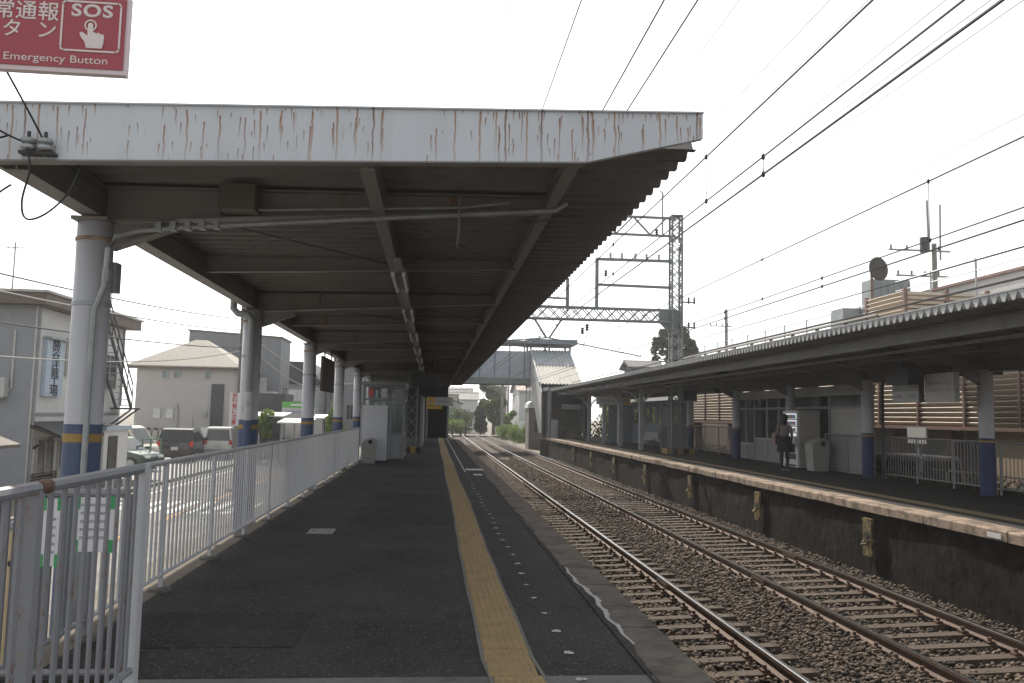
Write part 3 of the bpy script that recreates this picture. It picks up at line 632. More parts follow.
# SOS sign at top left, on a bracket from a post out of frame
S0 = Vector((-1.62, 2.8, 2.715)); m_pink = M('sign_red_enamel', (.38, .075, .10), .45, var=.06); m_let = M('sign_white_lettering', (.72, .66, .66), .5, var=.02)
sg = root('emergency_button_sign', 'red emergency button sign with white SOS pictogram and lettering at top left', 'sign', (-1.35, 2.8, 2.7))
part('board', MB().box(-1.62, -1.064, 2.80, 2.83, 2.715, 2.99), M('sign_rim_pale', (.70, .60, .64), .5, var=.03), sg)
part('face', MB().box(-1.605, -1.072, 2.795, 2.799, 2.731, 2.976), m_pink, sg)
yy = 2.7935
for ch, x in (('非', -1.53), ('常', -1.461), ('通', -1.391), ('報', -1.320)): text_part('letter', ch, .070, m_let, sg, (x, yy, 2.914), (1, 0, 0), (0, 0, 1), bold=.0007)
for ch, x in (('ボ', -1.52), ('タ', -1.432), ('ン', -1.322)): text_part('letter', ch, .066, m_let, sg, (x, yy, 2.850), (1, 0, 0), (0, 0, 1), bold=.0007)
text_part('lettering', 'Emergency Button', .036, m_let, sg, (-1.287, yy, 2.757), (1, 0, 0), (0, 0, 1), wscale=1.25)
text_part('lettering', 'SOS', .060, m_let, sg, (-1.180, yy, 2.927), (1, 0, 0), (0, 0, 1), bold=.0022, wscale=1.2, spacing=1.12)
fr = MB(); x0, x1, z0, z1, t_ = -1.278, -1.084, 2.786, 2.962, .006
for a, b2, c_, d_ in ((x0 + .012, x1 - .012, z0, z0 + t_), (x0 + .012, x1 - .012, z1 - t_, z1), (x0, x0 + t_, z0 + .012, z1 - .012), (x1 - t_, x1, z0 + .012, z1 - .012)): fr.box(a, b2, 2.7915, 2.7945, c_, d_)
for cx, cz, a0 in ((x0 + .015, z0 + .015, 180), (x1 - .015, z0 + .015, 270), (x1 - .015, z1 - .015, 0), (x0 + .015, z1 - .015, 90)):
    P_ = [(cx + .015 * math.cos(math.radians(a0 + q * 15)), cz + .015 * math.sin(math.radians(a0 + q * 15))) for q in range(7)]
    Q_ = [(cx + .009 * math.cos(math.radians(a0 + q * 15)), cz + .009 * math.sin(math.radians(a0 + q * 15))) for q in range(7)]
    fr.prism(P_ + Q_[::-1], 'Y', 2.7915, 2.7945)
q = part('pictogram_frame', fr, m_let, sg); q['kind'] = 'stuff'
hx, hz = -1.180, 2.842
hand = [(-.010, .040), (-.010, -.002), (-.016, .004), (-.028, .012), (-.036, .008), (-.032, -.004), (-.018, -.022), (-.012, -.043), (.038, -.043), (.042, -.024), (.044, .002), (.038, .008), (.032, .004), (.030, .009), (.022, .012), (.018, .006), (.014, .012), (.008, .012), (.006, .040), (0, .046), (-.006, .044)]
part('hand_symbol', MB().prism([(hx + a, hz + b2) for a, b2 in hand], 'Y', 2.7905, 2.7945), m_let, sg)
ring = MB(); P_ = [(hx - .002 + .02 * math.cos(q / 20 * 6.2832), hz + .036 + .02 * math.sin(q / 20 * 6.2832)) for q in range(21)]; Q_ = [(hx - .002 + .0155 * math.cos(q / 20 * 6.2832), hz + .036 + .0155 * math.sin(q / 20 * 6.2832)) for q in range(21)]
part('ring_symbol', ring.prism(P_ + Q_[::-1], 'Y', 2.791, 2.7942), m_let, sg)
part('support_post', MB().cyl((-1.80, 2.9, 0), (-1.80, 2.9, 3.2), .04, 12), m_grey, sg)
for z in (2.80, 2.95): part('bracket', MB().bar((-1.80, 2.86, z), (-1.3, 2.845, z), .02, .03), m_grey, sg)

# ================================================================== FAR PLATFORM
ZP = .12
pf = struct('platform_far', MB().box(8.42, 13.2, -8, 62, -1.33, ZP), asphalt('far_platform_asphalt', .030, .12))
# rough blackened retaining wall: displaced grid
ny, nz = 640, 14; yv = np.linspace(-8, 62, ny); zv = np.linspace(-1.34, -.03, nz); b = MB()
rw = np.random.rand(ny, nz)
for j in range(ny):
    for i in range(nz):
        b.v.append((8.10 - .012 * rw[j, i] - .012 * math.sin(yv[j] * 2.3 + 3 * math.sin(zv[i] * 2)) + .03 * zv[i], yv[j], zv[i]))
b.f = [(j * nz + i, (j + 1) * nz + i, (j + 1) * nz + i + 1, j * nz + i + 1) for j in range(ny - 1) for i in range(nz - 1)]
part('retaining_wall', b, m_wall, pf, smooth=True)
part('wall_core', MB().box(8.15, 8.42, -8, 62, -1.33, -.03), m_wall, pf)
cmr = MB().prism([(-.21, -.14), (.21, -.14), (.21, .012), (-.19, .012), (-.21, -.01)], 'Y', -.497, .497).mesh('coping_slab', (0, 0, 0), m_copingR)
for k in range(68):
    piece('coping_slab', cmr, pf, (8.215 + random.uniform(-.012, .012), -5.5 + k, ZP + random.uniform(-.006, .006)), (random.uniform(-.004, .004), random.uniform(-.012, .012), random.uniform(-.004, .004)))
part('tactile_strip', MB().box(9.0, 9.3, 0, 58, ZP + .003, ZP + .012), M('dull_yellow_strip', (.19, .145, .075), .85, var=.2, scale=3), pf)
part('kerb_number_plate', MB().box(7.990, 7.998, 11.1, 11.4, .01, .08), m_offw, pf)
m_ypl = M('flaking_yellow_paint', (.20, .145, .04), .7, var=.2, scale=8, dirt=(.04, .032, .024), damt=.57, dscale=6)
for k, y in enumerate((9.4, 14.7, 19.9, 25.3, 30.8, 36.2, 41.5, 46.8)):
    q = part('yellow_step_plate', MB().box(7.97, 8.02, y - .15, y + .15, -.82, -.14), m_ypl, pf)
    part('toe_hole', MB().cyl((7.955, y, -.46), (7.975, y, -.46), .075, 10), m_black, q)
    part('toe_hook', MB().tube([(7.96, y - .12, -.52), (7.90, y - .12, -.58), (7.90, y + .05, -.62), (7.96, y + .08, -.56)], .03, 6), m_ypl, q)
# weeds at the foot of the fence
def leaf_cloud(n, fn, size, seed=0, flat=.5):
    rs = np.random.RandomState(seed); c = np.array([fn(rs) for _ in range(n)]); d = rs.randn(n, 3); d /= np.linalg.norm(d, axis=1)[:, None]
    e = rs.randn(n, 3); e -= (e * d).sum(1)[:, None] * d; e /= np.linalg.norm(e, axis=1)[:, None]; s_ = size * rs.uniform(.6, 1.4, n)[:, None]
    V = np.stack([c - d * s_, c + e * s_ * flat, c + d * s_, c - e * s_ * flat], 1).reshape(-1, 3)
    b = MB(); b.v = [tuple(p) for p in V.tolist()]; b.f = [(4 * i, 4 * i + 1, 4 * i + 2, 4 * i + 3) for i in range(n)]; return b
def leafmat(name, c, c2):
    mt = bpy.data.materials.new(name); mt.use_nodes = True; n = mt.node_tree.nodes; l = mt.node_tree.links; bs = n['Principled BSDF']
    g = n.new('ShaderNodeNewGeometry'); mx = n.new('ShaderNodeMix'); mx.data_type = 'RGBA'; mx.inputs[6].default_value = list(c) + [1]; mx.inputs[7].default_value = list(c2) + [1]
    l.new(g.outputs['Random Per Island'], mx.inputs[0]); l.new(mx.outputs[2], bs.inputs['Base Color']); bs.inputs['Roughness'].default_value = .65
    tr = n.new('ShaderNodeBsdfTranslucent'); l.new(mx.outputs[2], tr.inputs[0]); ad = n.new('ShaderNodeMixShader'); ad.inputs[0].default_value = .45
    l.new(bs.outputs[0], ad.inputs[1]); l.new(tr.outputs[0], ad.inputs[2]); l.new(ad.outputs[0], n['Material Output'].inputs[0]); MATS[name] = mt; return mt
m_leaf = leafmat('leaf_green', (.035, .06, .016), (.10, .14, .04)); m_leafl = leafmat('leaf_bright_green', (.07, .12, .02), (.20, .27, .06)); m_leafd = leafmat('leaf_dark_pine', (.012, .022, .012), (.04, .06, .03))
wd = one('weeds', leaf_cloud(2200, lambda r: (12.75 + r.uniform(-.4, .3), 6 + r.rand() * 40, .13 + r.rand() ** 2 * .35), .06, 3), m_leaf, 'low green weeds growing behind the far platform railing', 'weeds', kind='stuff')
# far platform railing, in sections between the columns
fy = [8.2, 13.1, 16.3, 21.1]
fence('platform_fence', 'grey railing at the right frame edge beyond the nearest blue-footed column', (12.1, 10.2, 0), (12.1, 16.75, 0), m_fence3, h=1.12, zb=ZP, foot=False, bw=.02, bd=.01)
fence('platform_fence', 'grey railing between the two blue-footed columns in front of the slatted wall', (12.1, 16.9, 0), (12.1, 21.3, 0), m_fence3, h=1.12, zb=ZP, foot=False, bw=.02, bd=.01)
fence('platform_fence', 'grey railing beside the litter bin and the far vending machine', (12.1, 21.9, 0), (12.1, 24.7, 0), m_fence3, h=1.12, zb=ZP, foot=False, bw=.02, bd=.01)
fence('platform_fence', 'grey railing left of the glazed waiting room on the far platform', (12.1, 32.6, 0), (12.1, 39.6, 0), m_fence3, h=1.2, zb=ZP, foot=False, bw=.02, bd=.01)
# ---------------------------------------------------------------- far canopy
cf = root('platform_canopy', 'long low canopy with zigzag roof edge over the far platform', 'canopy', (11.7, 16.6, ZP))
def zr(x): return 3.36 - (min(x, 12.2) - 8.0) * .085 + max(0, x - 12.2) * .05
m_sheetR = M('far_roof_steel', (.20, .195, .185), .6, var=.2, scale=1.2)
m_beamR = M('far_beam_paint', (.13, .128, .122), .65, var=.2, scale=1.5)
folded(8.03, 12.2, zr(8.03), zr(12.2), 5.0, 56.5, .20, .12, m_sheetR, cf)
folded(12.2, 14.3, zr(12.2), zr(14.3), 5.0, 56.5, .20, .12, m_sheetR, cf)
b = MB(); y = 5.0
while y < 56.3:
    b.prism([(y + .01, zr(8) + .125), (y + .19, zr(8) + .125), (y + .125, zr(8) - .01), (y + .075, zr(8) - .01)], 'X', 8.0, 8.02); y += .20
q = part('roof_edge_closures', b, M('closure_grey', (.36, .375, .38), .55, var=.15, scale=3), cf); q['kind'] = 'stuff'
part('edge_angle', MB().box(7.985, 8.03, 5, 56.5, zr(8) + .126, zr(8) + .146), MATS['closure_grey'], cf)
for x, z0, z1, w2 in ((8.55, 3.05, 3.29, .07), (9.9, 2.95, 3.18, .07), (11.7, 2.74, 3.0, .10), (13.4, 2.9, 3.05, .07)):
    bb = MB().box(x - w2, x + w2, 5, 56.4, z0, z0 + .015); bb.box(x - w2, x + w2, 5, 56.4, z1 - .015, z1); bb.box(x - .008, x + .008, 5, 56.4, z0 + .015, z1 - .015); part('long_beam', bb, m_beamR, cf)
yb = 6.8
while yb < 38:
    bb = MB().prism([(8.64, 3.16), (11.6, 2.76), (13.9, 2.86), (13.9, zr(13.9) - .02), (12.2, zr(12.2) - .02), (8.64, zr(8.64) - .02)], 'Y', yb - .006, yb + .006); bb.bar((8.64, yb, 3.155), (11.6, yb, 2.755), .10, .013); bb.bar((11.6, yb, 2.755), (13.9, yb, 2.855), .10, .013)
    part('cross_beam', bb, m_beamR, cf); yb += 2.45
for y in (11.7, 16.6, 21.45, 26.3, 31.2, 37.0):
    c = part('column', MB().lathe((11.7, y, ZP), [(.15, 0), (.15, 2.66)], 20), m_colw, cf)
    for p_ in c.data.polygons: p_.use_smooth = abs(p_.normal.z) < .5
    part('blue_band', MB().lathe((11.7, y, ZP), [(.151, 0), (.153, .005), (.153, 1.2), (.151, 1.21)], 20), M('deep_blue_paint', (.03, .04, .12), .5, var=.15), c)
    part('yellow_stripe', MB().lathe((11.7, y, ZP), [(.1535, 1.12), (.155, 1.122), (.155, 1.16), (.1535, 1.165)], 20), m_yel, c)
    part('knee_bracket', MB().prism([(11.56, 2.46), (11.56, 2.75), (11.0, 2.83), (11.0, 2.76)], 'Y', y - .05, y + .05), m_beamR, c)
part('cable_raceway', MB().box(9.25, 9.35, 5, 40, 3.02, 3.07), m_galv, cf)
part('drain_pipe', MB().tube([(12.0, 21.0, 2.85), (11.95, 21.05, 2.7), (11.94, 21.1, 2.55), (11.94, 21.1, ZP)], .045, 8), m_dark, cf)
# arch-bracket columns of the older half
m_oldp = M('old_cream_grey_paint', (.36, .37, .39), .6, var=.15, scale=2)
def arch(sx, x, y, z0, r, n=9): return [(x + sx * (r - r * math.cos(t)), y, z0 + r * math.sin(t)) for t in np.linspace(0, math.pi / 2, n)]
for x, y in ((9.85, 38.7), (9.85, 43.2), (9.85, 47.3), (9.85, 52.0)):
    c = part('column', MB().box(x - .09, x + .09, y - .09, y + .09, ZP, 2.98), m_oldp, cf)
    for s_ in (-1, 1):
        pt = arch(s_, x + s_ * .07, y, 2.05, .85); part('arch_bracket', MB().tube(pt, .05, 6), m_oldp, c)
    bb = MB().bar((8.15, y, 3.10), (11.6, y, 2.93), .08, .12); part('roof_beam', bb, m_oldp, cf)
for x, y in ((9.3, 41.0), (9.3, 45.2), (9.3, 49.7), (9.3, 54.0)):
    part('roof_beam', MB().bar((8.15, y, 3.15), (12, y, 2.98), .06, .09), m_oldp, cf)
for x, y in ((10.35, 45.0), (10.8, 47.8)): part('column', MB().box(x - .06, x + .06, y - .06, y + .06, ZP, 3.0), m_oldp, cf)
# ---------------------------------------------------------------- glazed waiting room
wr = root('waiting_room', 'grey glazed waiting room behind the person on the far platform', 'waiting room', (13.1, 28, ZP))
m_fr2 = M('waiting_room_frame', (.30, .30, .31), .55, var=.08); m_pan = M('waiting_room_panel', (.27, .27, .285), .6, var=.06)
yw0, yw1 = 22.3, 32.4; XW = 12.3
part('screen_head', MB().box(XW - .05, XW + .12, yw0, 27.35, 2.42, 2.72), MATS.get('waiting_room_roof') or M('waiting_room_roof', (.42, .42, .40), .6), wr)
part('roof_box', MB().box(XW - .05, 14.2, 27.36, yw1, 2.42, 2.72), M('waiting_room_roof', (.42, .42, .40), .6), wr)
part('back_base', MB().box(14.0, 14.06, 27.36, yw1, ZP, .95), m_pan, wr); part('floor', MB().box(XW, 14.0, 27.36, yw1, ZP, ZP + .03), m_pan, wr)
cuts = [22.3, 24.75, 27.4, 28.55, 29.6, 30.8, 31.6, 32.4]
for y in cuts: part('mullion', MB().box(XW - .05, XW + .05, y - .05, y + .05, ZP, 2.42), m_fr2, wr); y >= 27.4 and part('mullion', MB().box(13.98, 14.08, y - .045, y + .045, .96, 2.42), m_fr2, wr)
for i in range(len(cuts) - 1):
    a, c = cuts[i] + .05, cuts[i + 1] - .05
    door = i >= 5
    part('transom', MB().box(XW - .04, XW + .04, a, c, 2.02, 2.10), m_fr2, wr)
    part('upper_pane', MB().box(XW - .006, XW + .006, a, c, 2.10, 2.42), m_gl, wr)
    if i >= 2: part('back_pane', MB().box(14.02, 14.03, a, c, .96, 2.42), m_gl, wr)
    if i in (0,): part('blank_panel', MB().box(XW - .015, XW + .015, a, c, ZP, 2.02), m_offw, wr)
    else:
        z = .92 if not door else .70
        part('base_panel', MB().box(XW - .02, XW + .02, a, c, ZP + .02, z), m_pan, wr); part('sill', MB().box(XW - .06, XW + .05, a, c, z, z + .05), m_offw, wr)
        part('pane', MB().box(XW - .006, XW + .006, a, c, z + .05, 2.02), m_gl, wr)
# ---------------------------------------------------------------- vending machine with lit front
v2 = root('vending_machine', 'white vending machine with lit drink display in front of the waiting room', 'vending machine', (11.65, 25.5, ZP))
part('cabinet', MB().box(11.40, 12.05, 24.95, 26.05, ZP + .05, 1.95), M('vending_beige_side', (.42, .40, .385), .5, var=.06), v2)
part('plinth', MB().box(11.45, 12.0, 25.0, 26.0, ZP, ZP + .05), m_dark, v2)
part('front_panel', MB().box(11.33, 11.397, 24.96, 26.04, ZP + .06, 1.94), m_white, v2)
m_lit = M('lit_display', (.7, .75, .8), .4, emit=(.85, .92, 1.0, .55))
for k in range(3):
    z = 1.28 + k * .21
    part('display_window', MB().box(11.322, 11.329, 25.04, 25.96, z, z + .15), m_lit, v2)
    for j in range(8): part('drink_can', MB().cyl((11.312, 25.1 + j * .11, z + .005), (11.312, 25.1 + j * .11, z + .12), .026, 8), [M('can_red', (.4, .05, .05), .4), M('can_blue', (.05, .1, .4), .4), M('can_green', (.08, .25, .1), .4), M('can_brown', (.15, .08, .04), .4)][(j * 3 + k) % 4], v2)
part('button_strip', MB().box(11.318, 11.329, 25.05, 25.95, 1.16, 1.22), m_lit, v2)
part('coin_panel', MB().box(11.315, 11.329, 24.99, 25.2, .8, 1.12), m_grey, v2)
part('delivery_flap', MB().box(11.318, 11.329, 25.1, 25.9, .42, .60), m_dark, v2); part('poster', MB().box(11.32, 11.329, 25.25, 25.95, .66, .82), m_lit, v2)
part('foot_vent', MB().box(11.322, 11.329, 25.1, 25.9, .2, .26), m_dark, v2)
bin_('litter_bin', 'pale grey hooded litter bin next to the lit vending machine', 11.72, 24.45, ZP, 1.15, mat=M('bin_pale_plastic', (.36, .35, .33), .6))
# ---------------------------------------------------------------- hanging boards on the far platform (seen against the slatted wall)
for (ya, yb_, z0, z1, lb, band) in ((17.85, 18.95, 2.10, 2.80, 'hanging white station name board with dark band on the far platform', True), (16.55, 17.62, 2.08, 2.72, 'hanging plain pale information board nearest the frame edge on the far platform', False)):
    g = root('hanging_sign', lb, 'sign', (11.0, (ya + yb_) / 2, z0)); part('panel', MB().box(10.98, 11.06, ya, yb_, z0, z1), m_offw, g)
    for yy in (ya + .15, yb_ - .15): part('hanger', MB().cyl((11.02, yy, z1), (11.02, yy, 3.0), .015, 6), m_dark, g)
    if band:
        part('name_band', MB().box(10.972, 10.979, ya + .02, yb_ - .02, z0 + .26, z0 + .38), m_grey, g); part('print', MB().box(10.97, 10.979, ya + .35, yb_ - .35, z0 + .44, z0 + .50), m_ink, g)
        part('print', MB().box(10.97, 10.979, ya + .1, ya + .4, z0 + .1, z0 + .17), m_ink, g); part('print', MB().box(10.97, 10.979, yb_ - .4, yb_ - .1, z0 + .1, z0 + .17), m_ink, g)
        part('end_cap', MB().box(10.97, 11.07, ya - .06, ya, z0, z1), m_dark, g)
    else:
        for zz in (.24, .40):
            for j in range(4): part('print', MB().box(10.972, 10.979, ya + .5 + j * .12, ya + .58 + j * .12, z0 + zz, z0 + zz + .05), m_ink, g)
            part('print', MB().box(10.972, 10.979, ya + .12, ya + .3, z0 + zz, z0 + zz + .03), m_ink, g)
        part('frame_trim', MB().box(10.968, 11.07, ya - .03, ya, z0, z1), m_grey, g)
g = root('display_monitor', 'black display box hanging in front of the station name board', 'display', (10.6, 17.9, 2.5))
part('case', MB().box(10.45, 10.75, 17.4, 18.3, 2.48, 2.85), m_dark, g); part('hanger', MB().cyl((10.6, 17.85, 2.85), (10.6, 17.85, 3.1), .025, 8), m_dark, g)
g = root('display_monitor', 'black display box hanging near the lattice mast on the far platform', 'display', (11.3, 36, 2.5))
part('case', MB().box(11.0, 11.6, 35.7, 35.9, 2.42, 2.85), m_dark, g); part('hanger', MB().cyl((11.3, 35.8, 2.85), (11.3, 35.8, 3.0), .025, 8), m_dark, g)
g, p = board('exit_sign', 'white and yellow hanging platform sign among the arched columns', 'sign', 8.75, 10.6, 44.0, 44.15, 2.32, 2.74, m_offw, 3.1)
part('yellow_panel', MB().box(10.02, 10.58, 43.985, 43.998, 2.33, 2.73), MATS['sign_yellow'], g); part('print', MB().box(8.95, 9.8, 43.985, 43.998, 2.47, 2.58), m_ink, g); part('print', MB().box(10.15, 10.45, 43.976, 43.984, 2.47, 2.6), m_ink, g)
# ---------------------------------------------------------------- older waiting shelter with seats
ow = root('waiting_shelter', 'blue-grey walled shelter with rows of seats behind the arched columns', 'shelter', (12.3, 46, ZP))
m_bg = M('shelter_blue_grey', (.24, .27, .31), .6, var=.08)
part('back_wall', MB().box(12.3, 12.38, 39.5, 52.0, ZP, 1.35), m_bg, ow); part('wall_head', MB().box(12.3, 12.38, 39.5, 52.0, 2.25, 2.6), m_bg, ow)
for y in (39.55, 41.0, 42.3, 43.6, 45.0, 46.3, 47.6, 49.0, 50.5, 51.9): part('wall_post', MB().box(12.29, 12.39, y - (.3 if int(y) % 2 else .1), y + .1, 1.35, 2.25), m_bg, ow)
part('side_wall', MB().box(11.0, 12.3, 39.4, 39.47, ZP, 2.4), m_bg, ow); part('notice_panel', MB().box(11.1, 11.9, 39.38, 39.395, 1.3, 2.2), m_offw, ow)
part('side_wall', MB().box(10.8, 12.3, 50.5, 50.57, ZP, 2.4), m_bg, ow)
for (ya, yb_, lb) in ((40.2, 43.0, 'row of pale moulded seats nearest the lattice mast in the shelter'), (44.0, 46.9, 'row of pale moulded seats farther along the shelter wall')):
    g = root('bench', lb, 'bench', (12.0, (ya + yb_) / 2, ZP)); part('frame', MB().box(11.75, 12.1, ya, yb_, .40, .44), m_grey, g)
    for yy in (ya + .2, yb_ - .2): part('leg', MB().box(11.9, 11.96, yy - .03, yy + .03, ZP, .40), m_grey, g)
    k = ya + .05
    sm_ = MB().prism([(-.20, 0), (.18, -.02), (.20, .02), (.26, .42), (.23, .42), (.16, .04), (-.18, .05)], 'Y', .0, .40).mesh('seat', (0, 0, 0), m_offw)
    while k < yb_ - .4: piece('seat', sm_, g, (11.95, k, .45)); k += .47
bb = root('mast_base', 'yellow and black striped block around the foot of the lattice mast', 'block', (10.5, 35.2, ZP))
for i in range(5): part('stripe', MB().box(9.98 + i * .24, 10.22 + i * .24, 34.75, 35.6, ZP, ZP + .22), m_yel if i % 2 == 0 else m_wood, bb)
bb = root('mast_base', 'yellow and black striped block on the near platform under the lattice mast', 'block', (-.9, 35, 0))
for i in range(4): part('stripe', MB().box(-1.35 + i * .22, -1.13 + i * .22, 34.6, 35.5, .002, .24), m_yel if i % 2 == 0 else m_wood, bb)

# ================================================================== CATENARY GANTRIES
def lattice_v(b, x, y, z0, z1, w_, r=.022, step=None):
    """four corner angles and zigzag bracing of a vertical lattice mast"""
    h = w_ / 2; step = step or w_ * 1.15; zz = z0; k = 0
    while zz < z1 - step * .5:
        zt = min(zz + step, z1)
        for (ax, ay, bx_, by) in ((-1, -1, 1, -1), (1, 1, -1, 1), (-1, 1, -1, -1), (1, -1, 1, 1)):
            if k % 2: ax, ay, bx_, by = bx_, by, ax, ay
            b.bar((x + ax * h, y + ay * h, zz), (x + bx_ * h, y + by * h, zt), r * 1.3, r * 1.3)
            b.bar((x + bx_ * h, y + by * h, zz), (x + ax * h, y + ay * h, zt), r * 1.3, r * 1.3)
        zz = zt; k += 1
def ins(b, p, r=.09): b.lathe(p, [(.03, -.18), (r, -.12), (.04, -.08), (r, -.03), (.04, .02), (r, .06), (.03, .12)], 8)
m_ins = M('insulator_brown', (.10, .07, .06), .3)
def gantry(name, label, Y, XL, XR, ZB, ZT, detailed, zbase=-1.1):
    g = root(name, label, 'gantry', (XR, Y, zbase)); W_ = .44
    for x, z0, zt in ((XL, 0.0 if detailed else zbase, ZB + 1.2), (XR, ZP if detailed else zbase, ZT)):
        for sx in (-1, 1):
            for sy in (-1, 1): part('mast_leg', MB().bar((x + sx * W_ / 2, Y + sy * W_ / 2, z0), (x + sx * W_ / 2, Y + sy * W_ / 2, zt), .075, .075), m_mast, g)
        b = MB(); lattice_v(b, x, Y, z0, zt, W_); q = part('mast_lacing', b, m_mast, g); q['kind'] = 'stuff'
        part('mast_cap', MB().box(x - .26, x + .26, Y - .26, Y + .26, zt, zt + .04), m_mast, g)
    for z in (ZB, ZB + .52):
        for sy in (-1, 1): part('beam_chord', MB().bar((XL, Y + sy * .2, z), (XR, Y + sy * .2, z), .07, .07), m_mast, g)
    b = MB(); x = XL + .2
    while x < XR - .7:
        for sy in (-1, 1): b.bar((x, Y + sy * .2, ZB), (x + .5, Y + sy * .2, ZB + .52), .04, .04); b.bar((x + .5, Y + sy * .2, ZB), (x, Y + sy * .2, ZB + .52), .04, .04)
        x += .5
    q = part('beam_lacing', b, m_mast, g); q['kind'] = 'stuff'
    part('haunch_plate', MB().prism([(XR - .75, ZB - .02), (XR - .2, ZB - .55), (XR + .24, ZB - .55), (XR + .24, ZB + .55), (XR - .75, ZB + .55)], 'Y', Y - .03, Y + .03), m_mast, g)
    return g
g = gantry('catenary_gantry', 'lattice steel overhead-line gantry standing on both platforms over the tracks', 35.0, -.9, 10.42, 5.80, 10.5, True)
Yg = 35.0
part('upper_frame_post', MB().box(6.84, 6.98, Yg - .06, Yg + .06, 6.35, 8.5), m_mast, g)
part('upper_arm', MB().bar((6.86, Yg, 8.48), (10.3, Yg, 8.50), .10, .12), m_mast, g)
part('upper_arm', MB().bar((6.86, Yg, 7.36), (10.3, Yg, 7.33), .10, .11), m_mast, g)
part('short_post', MB().box(5.56, 5.70, Yg - .06, Yg + .06, 6.35, 7.6), m_mast, g); part('short_arm', MB().bar((4.5, Yg, 6.72), (5.6, Yg, 6.70), .08, .08), m_mast, g)
part('top_chord', MB().bar((-.9, Yg, 10.45), (10.4, Yg, 10.42), .09, .10), m_mast, g); part('top_chord', MB().bar((-.9, Yg, 9.66), (10.4, Yg, 9.62), .09, .10), m_mast, g)
b = MB(); x = -.5; k = 0
while x < 10: b.bar((x, Yg, 9.66 if k % 2 else 10.43), (x + .75, Yg, 10.43 if k % 2 else 9.66), .07, .07); x += .75; k += 1
q = part('top_lacing', b, m_mast, g); q['kind'] = 'stuff'
part('left_mast_extension', MB().box(-1.02, -.78, Yg - .1, Yg + .1, 7.0, 10.5), m_mast, g)
part('lightning_rod', MB().tube([(9.82, Yg, 9.7), (9.82, Yg, 11.55), (9.7, Yg, 11.62)], .035, 6), m_mast, g)
for x in (7.5, 8.0, 8.6, 9.1, 9.65): b = MB(); ins(b, (x, Yg, 8.68), .085); part('insulator', b, M('insulator_pale', (.5, .5, .48), .3), g)
for x, z in ((7.3, 7.9), (9.55, 10.0 - .2), (10.62, 9.2)): b = MB(); ins(b, (x, Yg, z), .09); part('insulator', b, m_ins, g)
for z in (6.72, 5.62):
    part('side_arm', MB().bar((10.5, Yg, z), (11.3, Yg, z - .02), .06, .06), m_mast, g)
    for x in (11.0, 11.25): b = MB(); ins(b, (x, Yg, z + .1), .05); part('insulator', b, m_ins, g)
part('drop_strut', MB().bar((4.2, Yg, 5.8), (4.75, Yg, 4.95), .08, .08), m_mast, g); part('drop_strut', MB().bar((5.4, Yg, 5.8), (4.85, Yg, 4.95), .08, .08), m_mast, g)
part('pull_off_arm', MB().bar((4.8, Yg, 4.98), (2.4, Yg, 4.75), .05, .05), m_mast, g); part('pull_off_arm', MB().bar((4.8, Yg, 4.98), (8.9, Yg, 4.28), .05, .05), m_mast, g)
part('pull_off_stay', MB().tube([(6.6, Yg, 5.8), (6.35, Yg, 4.6)], .015, 5), m_mast, g)
for x, z in ((6.5, 5.5), (6.3, 5.35), (3.05, 5.4)): b = MB(); ins(b, (x, Yg, z), .1); part('insulator', b, m_ins, g)
gantry('catenary_gantry', 'hazy overhead-line gantry beyond the footbridge', 92.0, -2.5, 10.5, 5.4, 8.5, False)
gantry('catenary_gantry', 'most distant overhead-line gantry behind the trackside trees', 128.0, -4.0, 9.5, 5.0, 8.0, False)
# ---------------------------------------------------------------- overhead wires
def wire(label, x, z, r=.009, y0=-12, y1=112, sag=.0, x2=None, z2=None, grp='overhead line wires'):
    return one('overhead_wire', MB().tube(wire_pts((x, y0, z), (x if x2 is None else x2, y1, z if z2 is None else z2), sag, 16), r, 5), m_wire, label, 'wire', grp)
wire('messenger wire over the nearer track', 3.05, 4.62); w1 = wire('auxiliary wire just above the contact wire of the nearer track', 3.05, 4.10, .008)
wire('contact wire over the nearer track', 3.05, 3.93, .010)
wire('messenger wire over the farther track', 6.35, 4.76, .010); wire('auxiliary wire above the contact wire of the farther track', 6.35, 3.98, .009); wire('contact wire over the farther track', 6.35, 3.84, .011)
wire('steep wire rising past the fascia, leftmost of three', 2.0, 7.72, .010); wire('steep wire rising past the fascia, middle of three', 3.2, 7.72, .014); wire('steep wire rising past the fascia, rightmost of three', 3.66, 7.68, .014)
wire('feeder wire above the far canopy roof edge', 9.2, 4.42, .012); wire('thick black cable sagging low above the far canopy roof', 10.2, 4.26, .024, sag=.1)
for k, (x, z) in enumerate(((1.1, 8.4), (4.9, 8.6), (6.2, 8.4), (7.3, 8.9), (8.6, 8.9), (9.1, 8.7), (9.7, 8.75), (12.5, 8.3))):
    wire(['faintest thin wire left of the steep wires', 'thin wire right of the steep wires', 'second thin wire right of the steep wires', 'thin high wire above the messenger wires', 'thin high wire nearest the gantry insulators, left', 'thin high wire nearest the gantry insulators, middle', 'thin high wire nearest the gantry insulators, right', 'outermost thin wire at the upper right'][k], x, z, .006)
dr = 0
drops = [(3.05, 9.05, 4.62, 4.10), (3.05, 7.4, 4.10, 3.93), (3.05, 14, 4.62, 4.1), (3.05, 19, 4.62, 4.1), (3.05, 24, 4.62, 3.93), (6.35, 10.0, 4.76, 3.98), (6.35, 15.5, 4.76, 3.98), (6.35, 21, 4.76, 3.98), (6.35, 13.0, 3.98, 3.84), (6.35, 17.6, 3.98, 3.84), (6.35, 28, 4.76, 3.98)]
names = ['first', 'second', 'third', 'fourth', 'fifth', 'sixth']
cnt = {3.05: 0, 6.35: 0}
